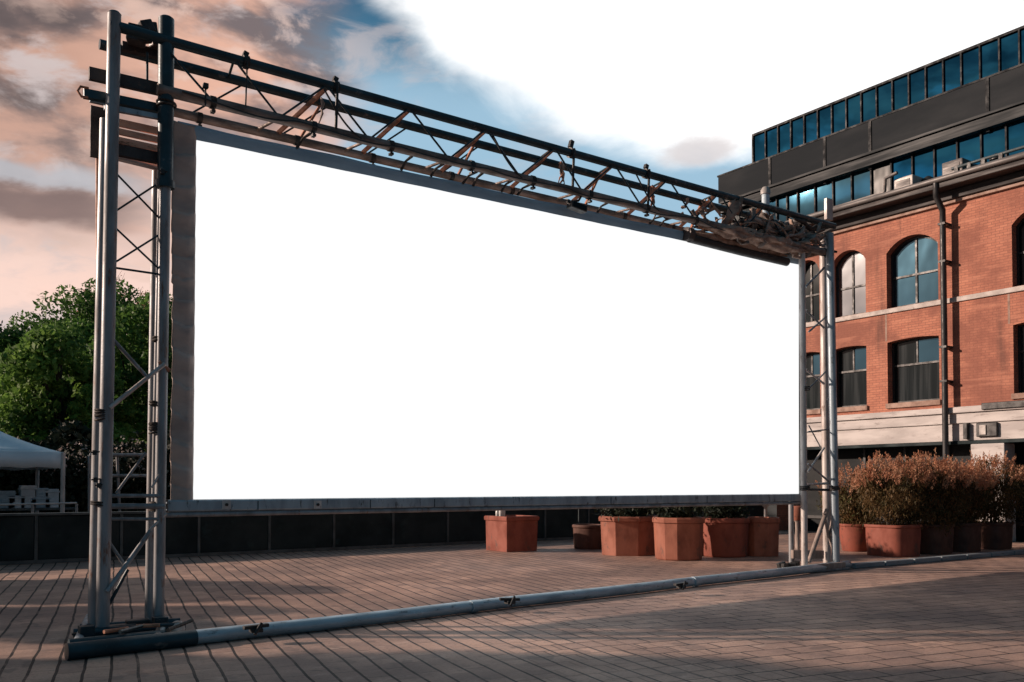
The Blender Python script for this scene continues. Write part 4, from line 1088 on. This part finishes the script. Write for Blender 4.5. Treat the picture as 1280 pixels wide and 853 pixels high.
# flowering shrub by the tent
def shrub(px, py, Y, label, m, n=900):
    q = on_y(px, py, Y)
    plant("shrub", (q.x, q.y, 0), .55, .5, q.z*.5, 1800, .08, 'leaf_dark', label, "shrub", "shrubs near the tent", 10)
    t = [o for o in bpy.data.objects if o.name.startswith("shrub")][-1]
for (px, py, lab) in ((97, 556, "dark shrub with pale blossom right of the tent pole"), (168, 552, "dark shrub with pale blossom behind the grey railing")):
    q = on_y(px, py, 25.6)
    t = plant("shrub", (q.x, q.y, 0.), .7, .5, q.z*.5, 2600, .09, 'leaf_dark', lab, "shrub", "blossoming shrubs near the tent", 10)
    n = 130; d = unit(n); d[:,2] = np.abs(d[:,2])*.6+.4
    C = np.array((q.x, q.y, q.z*.5)) + d*np.array((.7,.5,q.z*.52)); U, V = leaf_axes(n, .045)
    quads_mesh("blossom", C, U, V, 'blossom', t)

def tree(x, y, h, rad, label, m='leaf', trunk=.3, ncl=46, n=26000, size=.13, zlow=.12, flat=.9, light_top=None):
    t = empty("tree", (x, y, 0), label, "tree", "leafy trees behind the tent")
    r2 = random.Random(int(x*13+y*7)); g = MB()
    zc = h*(zlow + 1)/2; rz = h*(1-zlow)/2
    g.tube([(x,y,0),(x+.1,y,h*.3),(x-.1,y+.1,h*.6),(x,y,h*.85)], [trunk,trunk*.75,trunk*.45,.05], 10)
    g.build("trunk", 'bark', t)
    cd = unit(ncl); cr = rg.random(ncl)**.3
    cc = np.array((x,y,zc)) + cd*cr[:,None]*np.array((rad,rad,rz))*.85
    g = MB()
    for k in range(min(ncl, 26)):
        s = (x + r2.uniform(-.1,.1), y, h*r2.uniform(.25,.6)); e = cc[k]
        mid = ((s[0]+e[0])/2+r2.uniform(-.3,.3), (s[1]+e[1])/2, (s[2]+e[2])/2+.2)
        g.tube([s, mid, tuple(e)], [.09,.05,.015], 6)
    g.build("limbs", 'bark', t)
    idx = rg.integers(0, ncl, n); crad = rg.uniform(.5, 1.25, ncl)*rad*.31
    d = unit(n); rr = rg.random(n)**.28
    C = cc[idx] + d*(rr*crad[idx])[:,None]*np.array((1,1,.75))
    U, V = leaf_axes(n, size, d, 0.); quads_mesh("crown", C, U, V, m, t)
    return t
def tpos(px, dep):
    return EYE + FH*dep + RT*((px-CX)/F_PX*dep)
def top_h(py, dep): return 1.6 + (HOR-py)/F_PX*dep
q = tpos(75, 33); tree(q.x, q.y, top_h(388, 33), 2.7, "bright green rounded tree just left of the left tower", 'leaf_light', n=30000)
q = tpos(-5, 46); tree(q.x, q.y, top_h(384, 46), 3.9, "mid green tree cut by the left edge of the picture", n=30000)
q = tpos(125, 44); tree(q.x, q.y, top_h(352, 44), 4.0, "tallest leafy tree, behind the left tower's outer posts", n=30000)
q = tpos(190, 37.5); tree(q.x, q.y, top_h(362, 37.5), 3.2, "green tree seen between the left tower's two pairs of posts", n=28000)
q = tpos(30, 57); tree(q.x, q.y, top_h(374, 57), 5.0, "dark green tree furthest back behind the bright rounded one", n=26000)
q = tpos(262, 47); tree(q.x, q.y, top_h(372, 47), 3.2, "leafy tree mostly hidden behind the screen's left drape", n=16000)
n_ = (.60, .80); h_ = (-.80, .60)  # trees and shrubs added out of view to cast dappled shade on the paving
for (np_, s_, h, r, zl, nl, lab) in ((4.6, 12.5, 6.8, 1.9, .12, 20000, "bushy tree added outside the picture to shade the near paving, nearest the viewer"), (7.3, 12.0, 6.0, 1.7, .08, 20000, "bushy tree added outside the picture to shade the near paving, second from the viewer"),
                                 (10.4, 13.0, 3.5, 1.6, .02, 15000, "big round shrub added outside the picture to shade the paving, beyond the added trees"), (13.4, 12.8, 3.2, 1.6, .02, 15000, "big round shrub added outside the picture to shade the paving, near the low wall")):
    tree(n_[0]*np_ + h_[0]*s_, n_[1]*np_ + h_[1]*s_, h, r, lab, n=nl, zlow=zl)
# bare twiggy tree tops behind
def bare_tree(x, y, h, label, seed):
    t = empty("bare_tree", (x, y, 0), label, "tree", "bare twiggy trees behind the leafy ones"); r2 = random.Random(seed)
    g = MB(); g.tube([(x,y,0),(x,y+.1,h*.55)], [.22,.13], 8); g.build("trunk", 'bark', t)
    tw = MB()
    def grow(p, d, L, r, lev):
        e = p + d*L; mid = p.lerp(e, .5) + Vector((r2.uniform(-1,1),r2.uniform(-1,1),r2.uniform(-1,1)))*L*.1
        tw.tube([p, mid, e], [r, r*.8, r*.6], 5, caps=False)
        if lev == 0: return
        for _ in range(r2.choice((3,3,4))):
            nd = (d + Vector((r2.uniform(-1,1), r2.uniform(-1,1), r2.uniform(-.35,.9)))*.75).normalized()
            grow(p.lerp(e, r2.uniform(.45,1)), nd, L*r2.uniform(.55,.8), r*.6, lev-1)
    for k in range(6):
        a = k/6*6.28; grow(Vector((x,y,h*.5)), Vector((math.cos(a)*.6, math.sin(a)*.6, 1)).normalized(), h*.2, .07, 4)
    tw.build("branches", 'twig', t)
    n = 5000; V0 = np.array([v for v in tw.v]); C = V0[rg.integers(0, len(V0), n)] + rg.normal(size=(n,3))*.10
    C = C[C[:,2] > h*.66]; U, V = leaf_axes(len(C), .07); quads_mesh("buds", C, U, V, 'plume', t)
for (px, dep, py, lab, sd) in ((165, 50, 340, "bare reddish tree top between the left tower's posts", 2), (215, 52, 345, "bare reddish tree top beside the screen's left drape", 4)):
    q = tpos(px, dep); bare_tree(q.x, q.y, top_h(py, dep)*1.0, lab, sd)

# ------------------------------------------------------------------ light
SUN_AZ = math.atan2(.60, -.80)      # direction towards the sun in the XY plane
SUN_EL = R_(18.2)
sd = Vector((math.cos(SUN_AZ)*math.cos(SUN_EL), math.sin(SUN_AZ)*math.cos(SUN_EL), math.sin(SUN_EL)))
L = bpy.data.lights.new("sun", 'SUN'); L.energy = 5.0; L.angle = R_(1.2); L.color = (1, .77, .63)
lo = bpy.data.objects.new("sun", L); col.objects.link(lo); lo.rotation_euler = (-sd).to_track_quat('-Z', 'Y').to_euler(); lo.location = (-20, 20, 30)

w = bpy.data.worlds.new("World"); sc.world = w; w.use_nodes = True
nt = w.node_tree; nt.nodes.clear()
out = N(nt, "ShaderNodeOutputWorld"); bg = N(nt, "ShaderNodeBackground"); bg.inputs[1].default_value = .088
nt.links.new(bg.outputs[0], out.inputs[0])
sky = N(nt, "ShaderNodeTexSky"); sky.sky_type = 'NISHITA'; sky.sun_disc = False
sky.sun_elevation = SUN_EL; sky.sun_rotation = math.atan2(sd.x, sd.y)
sky.air_density = 1.2; sky.dust_density = 1.0; sky.ozone_density = 2.0
D = N(nt, "ShaderNodeTexCoord").outputs["Generated"]
def dt(vec):
    n = N(nt, "ShaderNodeVectorMath", operation='DOT_PRODUCT'); nt.links.new(D, n.inputs[0]); n.inputs[1].default_value = tuple(vec); return n.outputs["Value"]
dr, df, dz = dt(RT), dt(FH), dt(UPZ)
az = math_n(nt, 'ARCTAN2', dr, df)         # 0 towards the square, + to the right
el = math_n(nt, 'ARCSINE', dz)
cv = N(nt, "ShaderNodeCombineXYZ"); nt.links.new(az, cv.inputs[0]); nt.links.new(math_n(nt, 'MULTIPLY', el, 2.0), cv.inputs[1])
def S(c): return tuple(10*x for x in c)
nb = noise(nt, cv.outputs[0], 5.5, 7, .55, .4)
ns = noise(nt, scaled(nt, cv.outputs[0], (1, 1.25, 1)), 6.2, 6, .54, .25)
nf = noise(nt, cv.outputs[0], 14., 6, .6, .3)
# clear sky: Nishita, graded from pale low down to deep blue higher up
cap = N(nt, "ShaderNodeVectorMath", operation='MINIMUM'); nt.links.new(sky.outputs[0], cap.inputs[0]); cap.inputs[1].default_value = (3.6, 5., 6.6)
base = mixc(nt, .75, cap.outputs[0], mixc(nt, smooth(nt, math_n(nt, 'ADD', el, math_n(nt, 'MULTIPLY_ADD', nb, .06, -.03)), .39, .50), S((.42, .66, .84)), S((.015, .13, .24))))
# clouds over the left
left = smooth(nt, math_n(nt, 'ADD', az, math_n(nt, 'MULTIPLY_ADD', nb, .5, -.25)), -.29, -.12, 1., 0.)
cm = smooth(nt, math_n(nt, 'ADD', nb, math_n(nt, 'MULTIPLY', left, .26)), .50, .64)
warm = mixc(nt, smooth(nt, ns, .40, .60), S((.21, .17, .175)), S((.84, .49, .37)))
warm = mixc(nt, smooth(nt, math_n(nt, 'ADD', el, math_n(nt, 'MULTIPLY_ADD', ns, .2, -.1)), .17, .40, .92, 0.), warm, S((1.05, .76, .66)))
warm = mixc(nt, smooth(nt, nf, .52, .66, 0., .7), warm, S((.86, .62, .53)))
dk = math_n(nt, 'MULTIPLY', smooth(nt, math_n(nt, 'ADD', az, math_n(nt, 'MULTIPLY_ADD', nb, .30, -.15)), -.50, -.34, 1., 0.), smooth(nt, el, .21, .30))
dk = math_n(nt, 'MULTIPLY', dk, smooth(nt, ns, .30, .55, 1., .35))
warm = mixc(nt, math_n(nt, 'MULTIPLY', dk, .9), warm, S((.12, .092, .09)))
c = mixc(nt, math_n(nt, 'MULTIPLY', cm, left), base, warm)
wv = noise(nt, scaled(nt, cv.outputs[0], (1, 1.2, 1)), 9., 6, .58, .5)
wsp = math_n(nt, 'MULTIPLY', smooth(nt, wv, .50, .66, 0., .85), smooth(nt, az, -.30, -.02, 1., .25))
c = mixc(nt, wsp, c, S((.66, .57, .56)))
# low grey-blue and mauve strata near the left horizon
st1 = math_n(nt, 'ADD', el, math_n(nt, 'MULTIPLY_ADD', ns, .07, -.035))
b1 = math_n(nt, 'MULTIPLY', smooth(nt, st1, .245, .262), smooth(nt, st1, .275, .30, 1., 0.))
b2 = math_n(nt, 'MULTIPLY', smooth(nt, st1, .282, .292), smooth(nt, st1, .30, .315, 1., 0.))
b1 = math_n(nt, 'MULTIPLY', b1, smooth(nt, az, -.46, -.36, .9, 0.)); b2 = math_n(nt, 'MULTIPLY', b2, smooth(nt, az, -.46, -.32, .8, 0.))
c = mixc(nt, b1, c, S((.24, .17, .16))); c = mixc(nt, b2, c, S((.52, .53, .57)))
# glaring white cloud bank over the right
ea = math_n(nt, 'MULTIPLY', math_n(nt, 'SUBTRACT', az, .40), .54)
ee = math_n(nt, 'SUBTRACT', el, .68)
dist = math_n(nt, 'SQRT', math_n(nt, 'ADD', math_n(nt, 'MULTIPLY', ea, ea), math_n(nt, 'MULTIPLY', ee, ee)))
dist = math_n(nt, 'ADD', dist, math_n(nt, 'MULTIPLY_ADD', nb, .07, -.035))
wm = smooth(nt, dist, .328, .366, 1., 0.)
c = mixc(nt, wm, c, S((1.25, 1.25, 1.25)))
# small pale cloud by the office roof
pa = math_n(nt, 'SUBTRACT', az, .205); pe = math_n(nt, 'MULTIPLY', math_n(nt, 'SUBTRACT', el, .352), 2.6)
pd = math_n(nt, 'ADD', math_n(nt, 'SQRT', math_n(nt, 'ADD', math_n(nt, 'MULTIPLY', pa, pa), math_n(nt, 'MULTIPLY', pe, pe))), math_n(nt, 'MULTIPLY_ADD', nf, .06, -.03))
c = mixc(nt, smooth(nt, pd, .02, .055, .8, 0.), c, S((.72, .66, .66)))
# unseen sky overhead and behind the camera, darkened to hold down the fill light
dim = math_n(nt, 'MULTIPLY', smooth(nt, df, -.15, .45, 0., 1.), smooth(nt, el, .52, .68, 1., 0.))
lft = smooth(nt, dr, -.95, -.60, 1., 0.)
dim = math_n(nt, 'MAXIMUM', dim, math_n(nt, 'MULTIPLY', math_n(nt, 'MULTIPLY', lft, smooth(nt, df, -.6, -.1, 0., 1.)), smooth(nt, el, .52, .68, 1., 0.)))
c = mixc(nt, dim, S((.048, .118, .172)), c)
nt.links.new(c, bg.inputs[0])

vs_ = sc.view_settings; vs_.view_transform = 'Standard'; vs_.look = 'None'; vs_.exposure = .17; vs_.gamma = 1; vs_.use_curve_mapping = False
sc.render.engine = 'CYCLES'
sc.cycles.max_bounces = 6; sc.cycles.use_denoising = True
